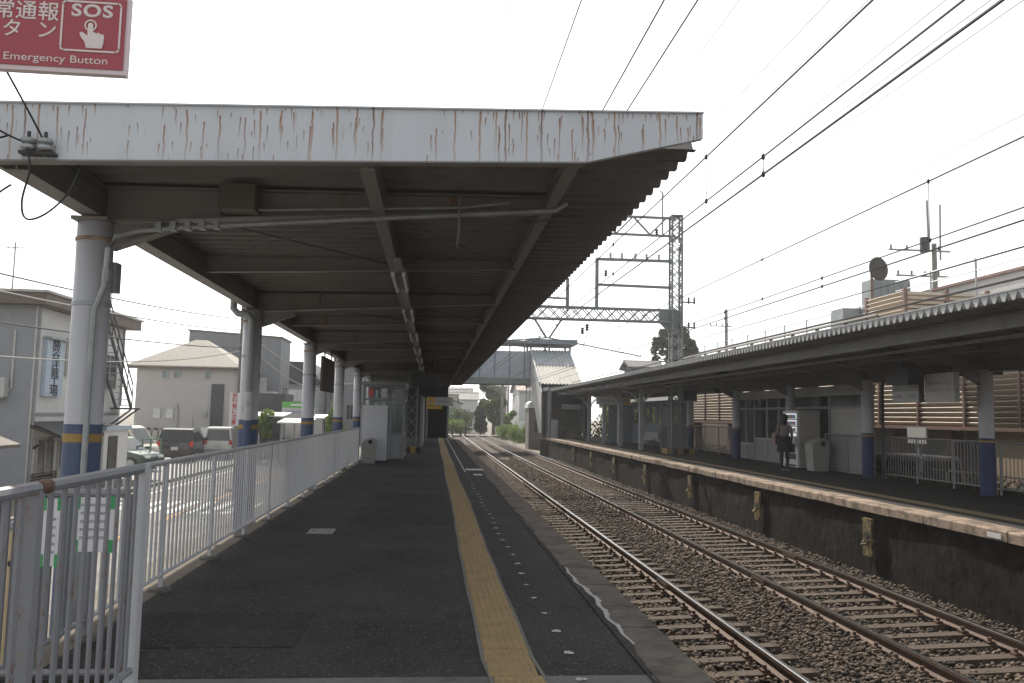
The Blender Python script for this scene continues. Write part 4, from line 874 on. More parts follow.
for x, y, z1, z0 in drops:
    g = root('wire_dropper', '%s dropper from the left hanging between the wires of the %s track' % (names[cnt[x]], 'nearer' if x < 4 else 'farther'), 'dropper', (x, y, z0), 'droppers'); cnt[x] += 1
    part('rod', MB().cyl((x, y, z0), (x, y, z1), .004, 5), m_wire, g)
    for z in (z0, z1): part('clamp', MB().lathe((x, y, z - .03), [(.008, 0), (.018, .015), (.018, .045), (.008, .06)], 8), m_wire, g)
# ================================================================== FOOTBRIDGE
m_fb = M('footbridge_pale_blue_panel', (.34, .38, .42), .55, var=.08); m_fbp = M('footbridge_post', (.17, .20, .23), .55); m_stw = M('stair_white_cladding', (.50, .50, .49), .6, var=.1, scale=1.5)
YB = 66.0
fb = root('footbridge', 'pale blue covered footbridge over the tracks with covered stair to the far platform', 'footbridge', (9.3, 62, ZP))
part('deck_girder', MB().box(-2.5, 7.75, YB, YB + .25, 4.15, 4.62), m_mast, fb); part('deck_girder', MB().box(-2.5, 7.75, YB + 2.6, YB + 2.85, 4.15, 4.62), m_mast, fb)
part('deck', MB().box(-2.5, 11.0, YB + .25, YB + 2.6, 4.5, 4.64), m_mast, fb)
x = -2.4
while x < 7.6:
    part('wall_panel', MB().box(x + .05, x + 1.15, YB + .08, YB + .12, 4.64, 6.82), m_fb, fb); part('wall_post', MB().box(x - .05, x + .05, YB + .02, YB + .16, 4.62, 7.45), m_fbp, fb)
    part('rear_wall_panel', MB().box(x + .02, x + 1.18, YB + 2.7, YB + 2.74, 4.64, 6.5), m_fb, fb); x += 1.2
part('bridge_roof', MB().box(-2.5, 7.4, YB - .35, YB + 3.2, 7.45, 7.66), m_fbp, fb)
part('tower_roof', MB().box(7.3, 11.4, YB - .6, YB + 3.5, 7.42, 7.80), m_fbp, fb)
for x in (7.7, 9.2, 10.9):
    for y in (YB + .1, YB + 2.7): part('tower_post', MB().box(x - .07, x + .07, y - .07, y + .07, 4.0, 7.42), m_fbp, fb)
part('tower_wall', MB().box(7.7, 10.9, YB + 2.66, YB + 2.72, 4.6, 7.1), m_fb, fb)
part('tower_leg', MB().box(10.7, 11.0, YB + 1.2, YB + 1.5, -1.2, 4.5), m_mast, fb)
part('left_pier', MB().box(-2.4, -2.1, YB + 1.2, YB + 1.5, -1.3, 4.2), m_mast, fb)
def slope_sheet(x0, x1, ya, za, yb_, zb_, pitch, d, mat, nm):
    v = []; f = []; pts = []; x = x0
    while x < x1: pts += [(x, 0), (x + pitch * .35, 0), (x + pitch * .5, d), (x + pitch * .85, d)]; x += pitch
    for x, h in pts: v += [(x, ya, za + h), (x, yb_, zb_ + h)]
    f = [(2 * i, 2 * i + 2, 2 * i + 3, 2 * i + 1) for i in range(len(pts) - 1)]
    return part(nm, MB().add(v, f), mat, fb)
def zstair(y): return 3.97 + (y - 60) * (6.86 - 3.97) / 6.0
slope_sheet(7.75, 10.85, 60.0, 3.97, 63.3, zstair(63.3), .26, .07, M('stair_roof_beige', (.44, .42, .39), .6, var=.08), 'lower_stair_roof')
slope_sheet(7.75, 10.85, 63.2, zstair(63.2) + .06, 66.0, 6.92, .26, .07, M('stair_roof_blue_grey', (.36, .39, .41), .5, var=.08), 'upper_stair_roof')
for x in (7.74, 10.85):
    part('stair_side_cladding', MB().prism([(59.0, ZP + .3), (60.2, ZP + .3), (66, 4.3), (66, 6.86), (60, 3.97), (59.2, 3.4)], 'X', x - .04, x + .04), m_stw, fb)
part('stair_edge_trim', MB().bar((7.68, 60, 4.02), (7.68, 66, 6.92), .10, .22), M('stair_trim', (.42, .43, .44), .5), fb)
for k in range(26): part('step', MB().box(7.8, 10.8, 59.4 + k * .255, 59.4 + k * .255 + .27, ZP + k * .172 - .05, ZP + (k + 1) * .172), m_conc, fb)
part('entrance_roof', MB().box(7.9, 11.6, 56.9, 60.1, 3.42, 3.68), m_fbp, fb); part('entrance_wall', MB().box(10.9, 11.0, 57.2, 60, ZP, 3.42), m_dark, fb); part('entrance_back', MB().box(8.2, 10.9, 59.9, 60.0, 2.3, 3.42), m_dark, fb)
part('entrance_side', MB().box(8.05, 8.12, 57.0, 59.6, ZP, 3.42), m_dark, fb)
part('entrance_post', MB().box(7.95, 8.15, 56.95, 57.1, ZP, 3.42), m_fbp, fb); part('gate_box', MB().box(8.15, 8.6, 56.9, 57.2, ZP, 1.4), m_fb, fb)
g, p = board('entrance_sign', 'small pale sign over the dark stair entrance of the footbridge', 'sign', 8.85, 10.2, 56.75, 56.85, 2.15, 2.48, M('dim_white_sign', (.34, .36, .37), .5), 3.4)
part('print', MB().box(9.0, 10.0, 56.738, 56.748, 2.27, 2.36), m_ink, g)
# antenna cluster on the bridge tower
an = root('rooftop_mast', 'small antenna mast with crossbars on the footbridge roof', 'antenna', (4.6, 67.5, 7.66))
part('pole', MB().cyl((4.6, 67.5, 7.66), (4.6, 67.5, 10.0), .05, 6), m_mast, an)
for k in range(4): part('crossbar', MB().bar((4.1, 67.5, 8.3 + k * .45), (5.1, 67.5, 8.3 + k * .45), .04, .04), m_mast, an)
for sx in (-.35, .35): part('stay', MB().bar((4.6 + sx, 67.5, 7.66), (4.6 + sx * .3, 67.5, 9.4), .05, .05), m_mast, an)
# trackside hut
hu = root('equipment_hut', 'brown corrugated trackside hut with pale rounded roof below the stair', 'hut', (9.2, 75, -1.2))
part('wall', MB().box(8.55, 9.85, 74, 76.5, -1.3, 2.35), M('hut_brown_steel', (.16, .145, .13), .7, var=.2, stretch=(8, 8, .3)), hu)
for k in range(9): part('rib', MB().box(8.58 + k * .145, 8.62 + k * .145, 73.96, 74.0, -1.3, 2.3), MATS['hut_brown_steel'], hu)
part('roof', MB().prism([(8.45, 2.35), (9.95, 2.35), (9.9, 2.75), (9.6, 2.98), (8.8, 2.98), (8.5, 2.75)], 'Y', 73.85, 76.7), m_stw, hu)
part('window', MB().box(9.05, 9.3, 73.94, 73.96, .2, 1.2), m_dark, hu)

# ================================================================== LOUVRED BUILDING BEHIND THE FAR PLATFORM
lb = root('louvred_building', 'beige slatted building behind the far platform', 'building', (18, 33, -1.3))
m_slat = M('beige_slat', (.52, .44, .35), .6, var=.08, scale=2); m_lpost = M('louvre_post_reddish', (.20, .13, .11), .6)
LX = 16.0; secs = [14 + 4.8 * i for i in range(9)]
sm_ = {}
def slat_mesh(L): 
    if L not in sm_: sm_[L] = MB().obox((0, 0, 0), (.15, L, .022), ry=math.radians(48)).mesh('slat', (0, 0, 0), m_slat)
    return sm_[L]
for i in range(len(secs) - 1):
    top = 5.45 if secs[i] > 28 else 4.75
    z = 1.62
    while z < top:
        piece('slat', slat_mesh(4.74), lb, (LX, secs[i] + 2.4, z)); z += .155
for i in range(17): 
    y = 14 + 2.4 * i; part('louvre_post', MB().box(LX - .09, LX - .05 + .1, y - .045, y + .045, 1.5, 5.5 if y > 28 else 4.8), m_lpost, lb)
part('added_shade_eave', MB().box(15.15, 16.1, 14, 25.85, 4.80, 4.88), MATS.get('cap_flashing') or M('cap_flashing', (.42, .40, .38), .5), lb)  # eave out of view, added to cast the diagonal shade on the slats
part('louvre_sill', MB().box(LX - .12, LX + .12, 14, 52.6, 1.44, 1.55), m_lpost, lb)
part('parapet_cap', MB().box(LX - .12, LX + .12, 28.4, 52.6, 5.5, 5.56), M('cap_flashing', (.42, .40, .38), .5), lb)
# taller corner block
for k in range(8):
    z = 5.0 + k * .155
    part('corner_slat', MB().obox((LX, 27.95, z), (.15, 2.5, .022), ry=math.radians(48)), m_slat, lb); part('corner_slat', MB().obox((17.5, 26.7, z), (3.0, .15, .022), rx=math.radians(48)), m_slat, lb)
for x, y in ((LX, 26.7), (LX, 29.2), (17.5, 26.68), (19.0, 26.7)): part('corner_post', MB().box(x - .06, x + .06, y - .06, y + .06, 4.7, 6.25), m_lpost, lb)
part('corner_core', MB().box(16.25, 18.9, 26.95, 29.1, 4.8, 6.15), M('inner_wall_beige', (.34, .29, .24), .8), lb)
part('inner_wall', MB().box(16.5, 16.6, 14, 52.6, 1.6, 4.7), M('inner_wall_brown', (.12, .10, .085), .85), lb)
part('upper_floor', MB().box(16.15, 24, 14, 52.6, 1.40, 1.58), m_dark, lb); part('roof_slab', MB().box(16.6, 24, 14, 52.6, 4.6, 4.8), m_conc, lb)
part('back_wall', MB().box(20.0, 20.1, 12, 62, -1.3, 1.4), M('brown_back_wall', (.12, .09, .07), .85, var=.3), lb)
for y in (14.1, 18.5, 24.7, 27.6, 33.0, 38.5, 44.0, 50.0): part('ground_pillar', MB().box(16.1, 16.5, y - .2, y + .2, -1.3, 1.42), m_lpost, lb)
part('beige_pier', MB().box(16.05, 16.9, 20.9, 22.6, -1.3, 1.42), M('beige_tile_pier', (.36, .27, .18), .8, var=.1), lb)
# roof rail
for y in np.arange(22, 52, 2.4): part('rail_post', MB().box(17.0, 17.05, y, y + .05, 4.8, 6.3 if y > 29 else 6.9), m_galv, lb)
for z in (6.25, 5.95): part('roof_rail', MB().tube([(17.02, 29, z), (17.02, 52, z)], .022, 6), m_galv, lb)
part('roof_rail', MB().tube([(17.02, 22, 6.85), (17.02, 29, 6.85), (17.02, 29, 6.25)], .022, 6), m_galv, lb); part('roof_rail', MB().tube([(17.02, 22, 6.5), (17.02, 29, 6.5)], .02, 6), m_galv, lb)
part('plant_room', MB().box(17.8, 19.4, 32, 32.9, 4.8, 7.5), M('plant_room_grey', (.27, .30, .31), .6, var=.1), lb); part('plant_room', MB().box(16.3, 17.5, 31.6, 32.6, 4.8, 6.2), MATS['plant_room_grey'], lb)
for k in range(6): part('plant_room_rib', MB().box(17.85 + k * .3, 17.9 + k * .3, 31.96, 32.0, 4.8, 7.4), MATS['plant_room_grey'], lb)
part('annex', MB().box(19.8, 27, 25.5, 36, -1.3, 6.9), m_offw, lb); part('annex_cap', MB().box(19.7, 27.1, 25.4, 36.1, 6.9, 7.0), m_lpost, lb)
# ground floor clutter: bollard rail, bicycles, sign, parked van
fence('street_barrier', 'low pale barrier rail beyond the far platform railing', (14.6, 19.5, 0), (14.6, 27.0, 0), M('barrier_cream', (.45, .40, .32), .6), h=.75, zb=-.45, pitch=1.5, post_step=1.5, foot=False, bw=.05, bd=.05, low=.35)
g = root('notice_board', 'small white notice board seen beyond the far railing', 'notice board', (15.0, 24.5, -.5)); part('panel', MB().box(14.95, 15.0, 24.0, 25.0, 1.0, 1.5), m_white, g); part('post', MB().box(14.98, 15.04, 24.4, 24.5, -.9, 1.0), m_grey, g)
g = root('notice_board', 'white and red notice seen between the columns left of the waiting room', 'notice board', (15.3, 36.5, -.5)); part('panel', MB().box(15.25, 15.3, 35.9, 37.3, .95, 1.6), m_white, g); part('red_field', MB().box(15.24, 15.248, 35.95, 36.5, 1.0, 1.55), M('notice_red', (.5, .06, .06), .6), g); part('post', MB().box(15.3, 15.36, 36.5, 36.6, -.9, 1.6), m_grey, g)
# convex mirror / dish on pole
g = root('rooftop_dish', 'dark round dish on a pole above the slatted building', 'dish', (17.3, 31, 4.8))
part('pole', MB().cyl((17.2, 31.0, 4.8), (17.2, 31.0, 7.9), .055, 8), m_lpost, g)
d = MB().lathe((0, 0, 0), [(.02, .12), (.2, .10), (.36, .03), (.40, -.02), (.36, -.05), (.1, -.02)], 20); d.v = [tuple(Matrix.Rotation(math.radians(82), 3, 'X') @ Matrix.Scale(1.25, 3, Vector((0, 1, 0))) @ Vector(p) + Vector((17.45, 30.9, 7.72))) for p in d.v]
part('dish', d, M('dish_dark', (.06, .055, .05), .6), g)
# street furniture poles on the right
def upole(label, x, y, z1, arms, z0=-1.3, r=.16, tilt=0):
    g = root('utility_pole', label, 'utility pole', (x, y, z0), 'utility poles')
    part('shaft', MB().cyl((x, y, z0), (x, y, z1), r, 10, r * .65), M('pole_concrete', (.20, .20, .19), .85, var=.12), g)
    for z, L in arms:
        a = part('crossarm', MB().bar((x - L, y, z), (x + L * .35, y, z), .09, .09), m_grey, g)
        for k in range(4): b = MB(); ins(b, (x - L * .95 + k * L * .35, y, z + .16), .07); part('insulator', b, m_ins, a)
    return g
g = upole('utility pole with twin steel rods above the slatted building at right', 26.9, 42, 11.4, ((11.0, 2.6), (9.6, 2.2)), r=.2)
part('rod', MB().cyl((26.6, 42, 11), (26.55, 42, 13.8), .06, 6), m_grey, g); part('rod', MB().cyl((27.25, 42, 10.5), (27.3, 42, 13.6), .05, 6), m_grey, g); part('transformer', MB().cyl((26.3, 41.9, 10.9), (26.3, 41.9, 11.7), .25, 10), m_dark, g)
upole('distant utility pole right of the dark pine tree', 27.2, 75, 12.0, ((10.4, 1.6),), r=.2)
# ================================================================== TREES AND SHRUBS
def tree(name, label, x, y, z0, h, blobs, lmat, n=5000, size=.16, trunk=.18, seed=1, group=None, limbs=True, flat=.5):
    t = root(name, label, 'tree', (x, y, z0), group); rs = np.random.RandomState(seed)
    tb = MB(); tb.tube([(x, y, z0), (x + .05, y, z0 + h * .3), (x - .05, y + .05, z0 + h * .6), (x, y, z0 + h * .92)], trunk * .5, 7)
    for i, v in enumerate(tb.v):
        f = 1.25 - .95 * (v[2] - z0) / h; tb.v[i] = (x + (v[0] - x) * f, y + (v[1] - y) * f, v[2])
    tr = part('trunk', tb, M('bark', (.07, .055, .042), .9, var=.3, scale=6), t)
    for (bx_, by, bz, r) in blobs:
        part('limb', MB().tube([(x, y, max(z0 + h * .2, bz - r)), ((x + bx_) / 2, (y + by) / 2, bz - r * .4), (bx_, by, bz)], trunk * .16, 5), MATS['bark'], tr)
    ws = np.array([b_[3] ** 2 for b_ in blobs]); ws = ws / ws.sum()
    def fn(r):
        b_ = blobs[r.choice(len(blobs), p=ws)]; d = r.randn(3); d /= np.linalg.norm(d); rr = b_[3] * (.35 + .65 * r.rand() ** .5)
        return (b_[0] + d[0] * rr, b_[1] + d[1] * rr, b_[2] + d[2] * rr * .8)
    c = part('crown', leaf_cloud(n, fn, size, seed, flat), lmat, t); c['kind'] = 'stuff' if False else c.get('kind', 'part'); del c['kind']
    return t
def blobs(rs, x, y, z, n, rx, rz, r0, r1): return [(x + rs.uniform(-rx, rx), y + rs.uniform(-rx, rx), z + rs.uniform(-rz, rz), rs.uniform(r0, r1)) for _ in range(n)]
rs = np.random.RandomState(5)
pb = []
for k in range(110):
    h = rs.rand() ** .8; rad = 3.2 * (1 - h) ** .5 + .2; a = rs.rand() * 6.28; d = rad * rs.rand() ** .5; pb.append((22.2 + d * math.cos(a), 75 + d * math.sin(a), 5.8 + 4.3 * h, rs.uniform(.25, .5)))
tree('pine_tree', 'dark round-topped evergreen beside the right gantry mast', 22.3, 75, -1.3, 11.2, pb, m_leafd, 13000, .13, .4, 2)
tree('tree', 'tall loose tree behind the concrete pole beyond the footbridge', 9.0, 125, -1.3, 8.6, blobs(rs, 9.0, 125, 4.6, 14, 1.5, 2.0, .55, 1.0), m_leaf, 4200, .22, .3, 3)
tree('tree', 'dark ivy-covered tree at the edge of the far tracks', 7.0, 122, -1.3, 5.4, blobs(rs, 7.0, 122, 1.6, 12, .55, 2.1, .5, .8), m_leafd, 3600, .20, .3, 4)
tree('tree', 'mid green rounded tree in front of the far concrete pole', 8.5, 116, -1.3, 5.6, blobs(rs, 8.5, 116, 2.2, 12, .9, 1.5, .5, .9), m_leaf, 4200, .19, .25, 6)
tree('tree', 'reddish-green small tree beside the far fence', 10.2, 112, -1.3, 3.6, blobs(rs, 10.2, 112, 1.2, 9, .7, .9, .4, .6), m_leafl, 2600, .17, .18, 7)
def shrub(label, x, y, z, w_, h, n, mat, seed, size=.10):
    s_ = root('shrub', label, 'shrub', (x, y, z), 'trackside shrubs'); rs2 = np.random.RandomState(seed); bl = [(x + rs2.uniform(-w_, w_), y + rs2.uniform(-w_, w_) * 1.5, z + rs2.uniform(.2, .8) * h, rs2.uniform(.25, .45) * h) for _ in range(10)]
    def fn(r): b_ = bl[r.randint(len(bl))]; d = r.randn(3); d /= np.linalg.norm(d); rr = b_[3] * (.3 + .7 * r.rand() ** .5); return (b_[0] + d[0] * rr, b_[1] + d[1] * rr, max(z, b_[2] + d[2] * rr))
    part('foliage', leaf_cloud(n, fn, size, seed), mat, s_)
    for k in range(4): part('stem', MB().cyl((x, y, z), (x + rs2.uniform(-.5, .5) * w_, y, z + h * .7), .03, 5, .012), MATS['bark'], s_)
shrub('bright green shrub nearest the trackside hut', 9.7, 92, -1.3, .9, 2.1, 2600, m_leafl, 11); shrub('bright green shrub in the middle of the trackside row', 9.3, 98, -1.3, 1.0, 1.9, 2600, m_leafl, 12); shrub('bright green shrub farthest along the trackside row', 9.4, 104, -1.3, 1.0, 1.7, 2200, m_leafl, 13)
shrub('green shrub seen through the gap behind the arched columns', 13.6, 54, -1.3, 1.2, 3.4, 2600, m_leafl, 18, .12); shrub('darker green shrub behind the seat shelter', 14.2, 60, -1.3, 1.6, 4.2, 2600, m_leaf, 19, .14)
shrub('yellow-green shrub at the end of the near platform beyond the tracks', 2.6, 122, -1.3, 1.6, 2.2, 2400, m_leafl, 14, .15); shrub('dark green shrub between the distant houses', 4.0, 132, -1.3, 1.3, 4.0, 2400, m_leaf, 15, .2)
shrub('leafy green shrub below the bottom left corner railing', -2.95, 5.2, -.6, .22, .75, 1500, m_leafl, 16, .035); shrub('small green shrub beside the far end of the long railing', -2.75, 23.5, -.55, .25, .85, 1200, m_leafl, 17, .05)
tree('young_tree', 'small yellowing tree by the road behind the second canopy column', -9.0, 45.0, GZ, 3.2, blobs(rs, -9.0, 45.0, 1.2, 9, .35, .8, .25, .4), m_leafl, 1500, .09, .08, 21)
tree('young_tree', 'slender green tree by the road behind the fourth canopy column', -5.2, 45.0, GZ, 3.4, blobs(rs, -5.2, 45.0, 1.0, 9, .35, 1.0, .25, .4), m_leafl, 1500, .09, .08, 22)
# ================================================================== BUILDINGS
m_wframe = M('window_frame_aluminium', (.42, .42, .41), .5, .2)
def window(parent, face, p, a0, a1, z0, z1, gm=None, bars=1):
    """face S: wall plane y=p, a = x range; face E: wall plane x=p, a = y range"""
    t = .05; wn = MB(); gm = gm or m_gld
    def bx(b, a, c, d0, d1, za, zb_):
        if face == 'S': b.box(a, c, p - d1, p - d0, za, zb_)
        else: b.box(p + d0, p + d1, a, c, za, zb_)
    bx(wn, a0 - t, a0, 0, .07, z0 - t, z1 + t); bx(wn, a1, a1 + t, 0, .07, z0 - t, z1 + t); bx(wn, a0, a1, 0, .07, z0 - t, z0); bx(wn, a0, a1, 0, .07, z1, z1 + t)
    for k in range(1, bars + 1): q = a0 + (a1 - a0) * k / (bars + 1); bx(wn, q - .02, q + .02, 0, .06, z0, z1)
    f = part('window', wn, m_wframe, parent); pn_ = MB(); bx(pn_, a0, a1, .004, .03, z0, z1); part('pane', pn_, gm, f); return f
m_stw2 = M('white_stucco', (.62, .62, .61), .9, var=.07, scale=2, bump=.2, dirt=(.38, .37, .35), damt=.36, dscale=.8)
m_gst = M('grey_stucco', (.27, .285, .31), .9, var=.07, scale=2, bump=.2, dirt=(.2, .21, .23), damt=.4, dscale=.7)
m_brf = M('brown_fascia', (.13, .10, .085), .6); m_tile = M('dark_roof_tile', (.06, .065, .075), .45, var=.25, scale=6)
wb = root('workshop_building', 'white two-storey workshop with brown flat roof and vertical blue sign', 'building', (-17, 33, GZ))
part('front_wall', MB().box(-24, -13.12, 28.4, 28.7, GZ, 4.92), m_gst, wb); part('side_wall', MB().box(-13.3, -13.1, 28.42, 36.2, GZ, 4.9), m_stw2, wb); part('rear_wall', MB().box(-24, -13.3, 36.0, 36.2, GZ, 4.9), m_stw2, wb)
part('roof_slab', MB().box(-24.5, -12.6, 27.9, 36.7, 4.92, 5.30), m_brf, wb); part('roof_edge', MB().box(-24.6, -12.53, 27.82, 36.8, 5.30, 5.38), MATS['cap_flashing'], wb)
window(wb, 'E', -13.1, 30.75, 31.9, 2.75, 4.0); window(wb, 'E', -13.1, 34.0, 35.4, 2.4, 3.7); window(wb, 'E', -13.1, 29.0, 30.2, -.7, .5); window(wb, 'E', -13.1, 30.6, 31.6, -.9, .6)
sgn = root('shop_sign', 'vertical pale blue shop sign with dark lettering on the white workshop wall', 'sign', (-12.98, 29.7, 1.95))
part('board', MB().box(-13.09, -12.95, 29.0, 30.3, 1.95, 3.88), M('pale_blue_sign', (.42, .50, .60), .5, var=.04), sgn); part('rain_cap', MB().box(-13.09, -12.80, 28.95, 30.4, 3.88, 3.95), m_galv, sgn)
for k, ch in enumerate('勝谷洋裁工場'): text_part('letter', ch, .37, M('sign_navy', (.02, .025, .05), .6), sgn, (-12.945, 29.65, 3.68 - k * .313), (0, 1, 0), (0, 0, 1), bold=.007, wscale=1.7)
# tiled lean-to awning
aw = MB()
part('awning_base', MB().prism([(-13.1, 1.02), (-12.2, .62), (-12.2, .56), (-13.1, .9)], 'Y', 28.5, 32.3), m_wood, wb)
tl = MB().prism([(0, 0), (.95, -.42), (.95, -.37), (0, .06)], 'Y', -.08, .08).mesh('awning_tile_row', (0, 0, 0), m_tile)
for k in range(17): piece('awning_tile_row', tl, wb, (-13.1, 28.65 + k * .215, 1.05))
for y in (28.7, 32.0): part('awning_bracket', MB().bar((-13.1, y, .2), (-12.4, y, .64), .07, .07), m_wood, wb)
part('porch', MB().box(-13.1, -12.6, 33.4, 35.9, GZ, .72), m_stw2, wb); part('porch_roof', MB().box(-13.1, -12.5, 33.3, 36.0, .72, .9), MATS['pale_blue_sign'], wb); part('porch_door', MB().box(-12.6, -12.56, 33.8, 34.7, GZ, .5), m_dark, wb); part('porch_tile', MB().prism([(-13.1, 1.25), (-12.3, .95), (-12.3, .9), (-13.1, 1.15)], 'Y', 32.6, 33.2), m_tile, wb)
for k in range(5): part('slat_skirt', MB().box(-13.08, -13.03, 28.6, 30.5, GZ + .08 + k * .09, GZ + .13 + k * .09), m_wood, wb)
# external steel stair
m_st = M('stair_black_steel', (.03, .03, .032), .6)
part('stair_stringer', MB().bar((-12.9, 32.10, 4.9), (-12.9, 35.20, 1.6), .05, .16), m_st, wb); part('stair_stringer', MB().bar((-12.3, 32.10, 4.9), (-12.3, 35.20, 1.6), .05, .16), m_st, wb)
for k in range(13): part('stair_tread', MB().box(-12.9, -12.3, 32.20 + k * .24, 32.40 + k * .24, 4.75 - k * .255, 4.78 - k * .255), M('stair_tread_pale', (.4, .4, .4), .6), wb)
for z in (.5, .95): part('stair_handrail', MB().bar((-12.28, 32.10, 4.9 + z), (-12.28, 35.20, 1.6 + z), .04, .04), m_st, wb)
part('stair_landing', MB().box(-13.1, -12.25, 35.10, 36.10, 1.55, 1.62), m_st, wb); part('landing_strut', MB().bar((-13.1, 35.90, .9), (-12.3, 35.90, 1.55), .06, .06), m_st, wb); part('landing_strut', MB().bar((-13.1, 35.20, .9), (-12.3, 35.20, 1.55), .06, .06), m_st, wb)
for y in np.linspace(32.10, 35.20, 6): part('stair_baluster', MB().bar((-12.28, y, 4.9 - (y - 32.10) * 1.065), (-12.28, y, 5.85 - (y - 32.10) * 1.065), .03, .03), m_st, wb)
for z in (5.75, 6.1): part('roof_guard', MB().tube([(-12.7, 31.90, z), (-12.7, 33.50, z), (-13.4, 33.50, z)], .02, 5), m_white, wb)
for y in (31.90, 32.70, 33.50): part('roof_guard_post', MB().cyl((-12.7, y, 5.38), (-12.7, y, 6.1), .02, 5), m_white, wb)
an = root('tv_antenna', 'thin television antenna on the workshop roof', 'antenna', (-15.2, 31, 5.38)); part('mast', MB().cyl((-15.2, 31, 5.38), (-15.2, 31, 7.5), .025, 6), m_grey, an)
for k in range(5): part('element', MB().bar((-15.5 + k * .15, 30.7, 7.3), (-15.5 + k * .15, 31.3, 7.3), .015, .015), m_grey, an)
part('boom', MB().bar((-15.55, 31, 7.3), (-14.85, 31, 7.3), .02, .02), m_grey, an)
def aircon(label, x, y, z, face):
    g = root('air_conditioner', label, 'air conditioner', (x, y, z))
    if face == 'S':
        part('case', MB().box(x - .4, x + .4, y - .3, y, z, z + .62), m_offw, g); part('fan_grille', MB().cyl((x - .1, y - .302, z + .31), (x - .1, y - .32, z + .31), .24, 14), m_grey, g); part('pipe', MB().tube([(x + .42, y - .1, z + .2), (x + .5, y - .05, z + .3), (x + .5, y - .05, z + 2.2)], .03, 6), m_offw, g)
        part('bracket', MB().box(x - .38, x + .38, y - .3, y, z - .06, z), m_grey, g)
    else:
        part('case', MB().box(x, x + .3, y - .4, y + .4, z, z + .62), m_offw, g); part('fan_grille', MB().cyl((x + .302, y - .1, z + .31), (x + .32, y - .1, z + .31), .24, 14), m_grey, g); part('bracket', MB().box(x, x + .3, y - .38, y + .38, z - .06, z), m_grey, g)
aircon('air conditioner unit on the grey front wall of the workshop', -14.2, 28.39, 1.9, 'S'); aircon('air conditioner unit high on the white side wall of the workshop', -13.09, 32.9, 2.1, 'E'); aircon('air conditioner unit on the ground against the beige house', -15.9, 54.99, GZ + .06, 'S')
part('drain_pipe', MB().tube([(-13.04, 28.55, 4.9), (-13.04, 28.55, GZ)], .045, 8), m_grey, wb); part('drain_pipe', MB().tube([(-13.04, 36.05, 4.9), (-13.04, 36.05, 1.7)], .045, 8), m_grey, wb); part('wall_band', MB().box(-13.1, -13.06, 28.62, 36.0, 1.30, 1.40), m_gst, wb)
# small tiled gate house at lower left
gh = root('tiled_roof_shed', 'weathered tiled eaves of a low shed at the left frame edge', 'shed', (-9.8, 18.5, GZ))
part('wall', MB().box(-11.2, -8.9, 17.8, 20.0, GZ, .35), M('plaster_cream', (.45, .42, .36), .9), gh)
part('roof', MB().prism([(-11.8, 1.5), (-10.2, 1.45), (-8.25, .72), (-8.25, .64), (-11.8, .9)], 'Y', 17.4, 20.4), M('weathered_shed_roof', (.16, .14, .125), .85, var=.2), gh)
for k in range(6): part('eaves_tile', MB().obox((-8.35 - k * .33, 17.36, .74 + k * .123), (.36, .10, .05), ry=.36), m_tile, gh)
part('lower_eaves', MB().prism([(-9.3, .42), (-8.6, .20), (-8.6, .12), (-9.3, .25)], 'Y', 17.5, 19), m_tile, gh); part('drain', MB().tube([(-8.6, 17.6, .15), (-8.75, 17.6, -.1), (-8.8, 17.6, GZ)], .05, 8), m_grey, gh)
gh.location.x -= 1.3
# beige house
bh = root('house', 'beige two-storey house with pale hipped roof behind the parked cars', 'house', (-16, 58, GZ)); m_be = M('beige_render', (.40, .385, .375), .9, var=.06, scale=1.5)
part('wall', MB().box(-19.0, -12.9, 55, 61, GZ, 4.35), m_be, bh)
part('roof', MB().add([(-19.5, 54.5, 4.38), (-12.4, 54.5, 4.38), (-12.4, 61.5, 4.38), (-19.5, 61.5, 4.38), (-16.3, 58, 6.35), (-15.5, 58, 6.35), (-19.5, 54.5, 4.30), (-12.4, 54.5, 4.30), (-12.4, 61.5, 4.30), (-19.5, 61.5, 4.30)], [(0, 1, 5, 4), (1, 2, 5), (2, 3, 4, 5), (3, 0, 4), (6, 9, 8, 7), (0, 6, 7, 1), (1, 7, 8, 2), (2, 8, 9, 3), (3, 9, 6, 0)]), M('pale_slate_roof', (.30, .28, .25), .8, var=.15, scale=5, stretch=(1, 1, 4)), bh)
part('eaves_band', MB().box(-19.4, -12.5, 54.6, 54.7, 4.16, 4.30), m_brf, bh)
for a0, a1, z0, z1 in ((-17.4, -17.08, 3.6, 4.05), (-16.66, -16.34, 3.6, 4.05), (-14.72, -14.4, 3.6, 4.05)): window(bh, 'S', 55, a0, a1, z0, z1, M('frosted_teal_glass', (.16, .22, .23), .2), 0)
m_fg = M('frosted_pale_glass', (.52, .55, .54), .3)
for a0, a1 in ((-17.88, -17.42), (-17.08, -16.62)): window(bh, 'S', 55, a0, a1, 1.05, 1.62, m_fg, 0)
part('dark_panel', MB().box(-14.28, -13.5, 54.9, 54.998, GZ, 3.27), M('charcoal_cladding', (.055, .058, .065), .7), bh)
part('drain_pipe', MB().tube([(-16.45, 54.93, 1.95), (-16.3, 54.93, 1.8), (-16.3, 54.93, GZ)], .04, 6), m_grey, bh); part('meter_box', MB().box(-14.78, -14.5, 54.85, 54.99, 1.08, 1.5), m_grey, bh); part('air_grille', MB().box(-15.6, -14.9, 54.9, 54.99, -.6, .1), m_dark, bh)
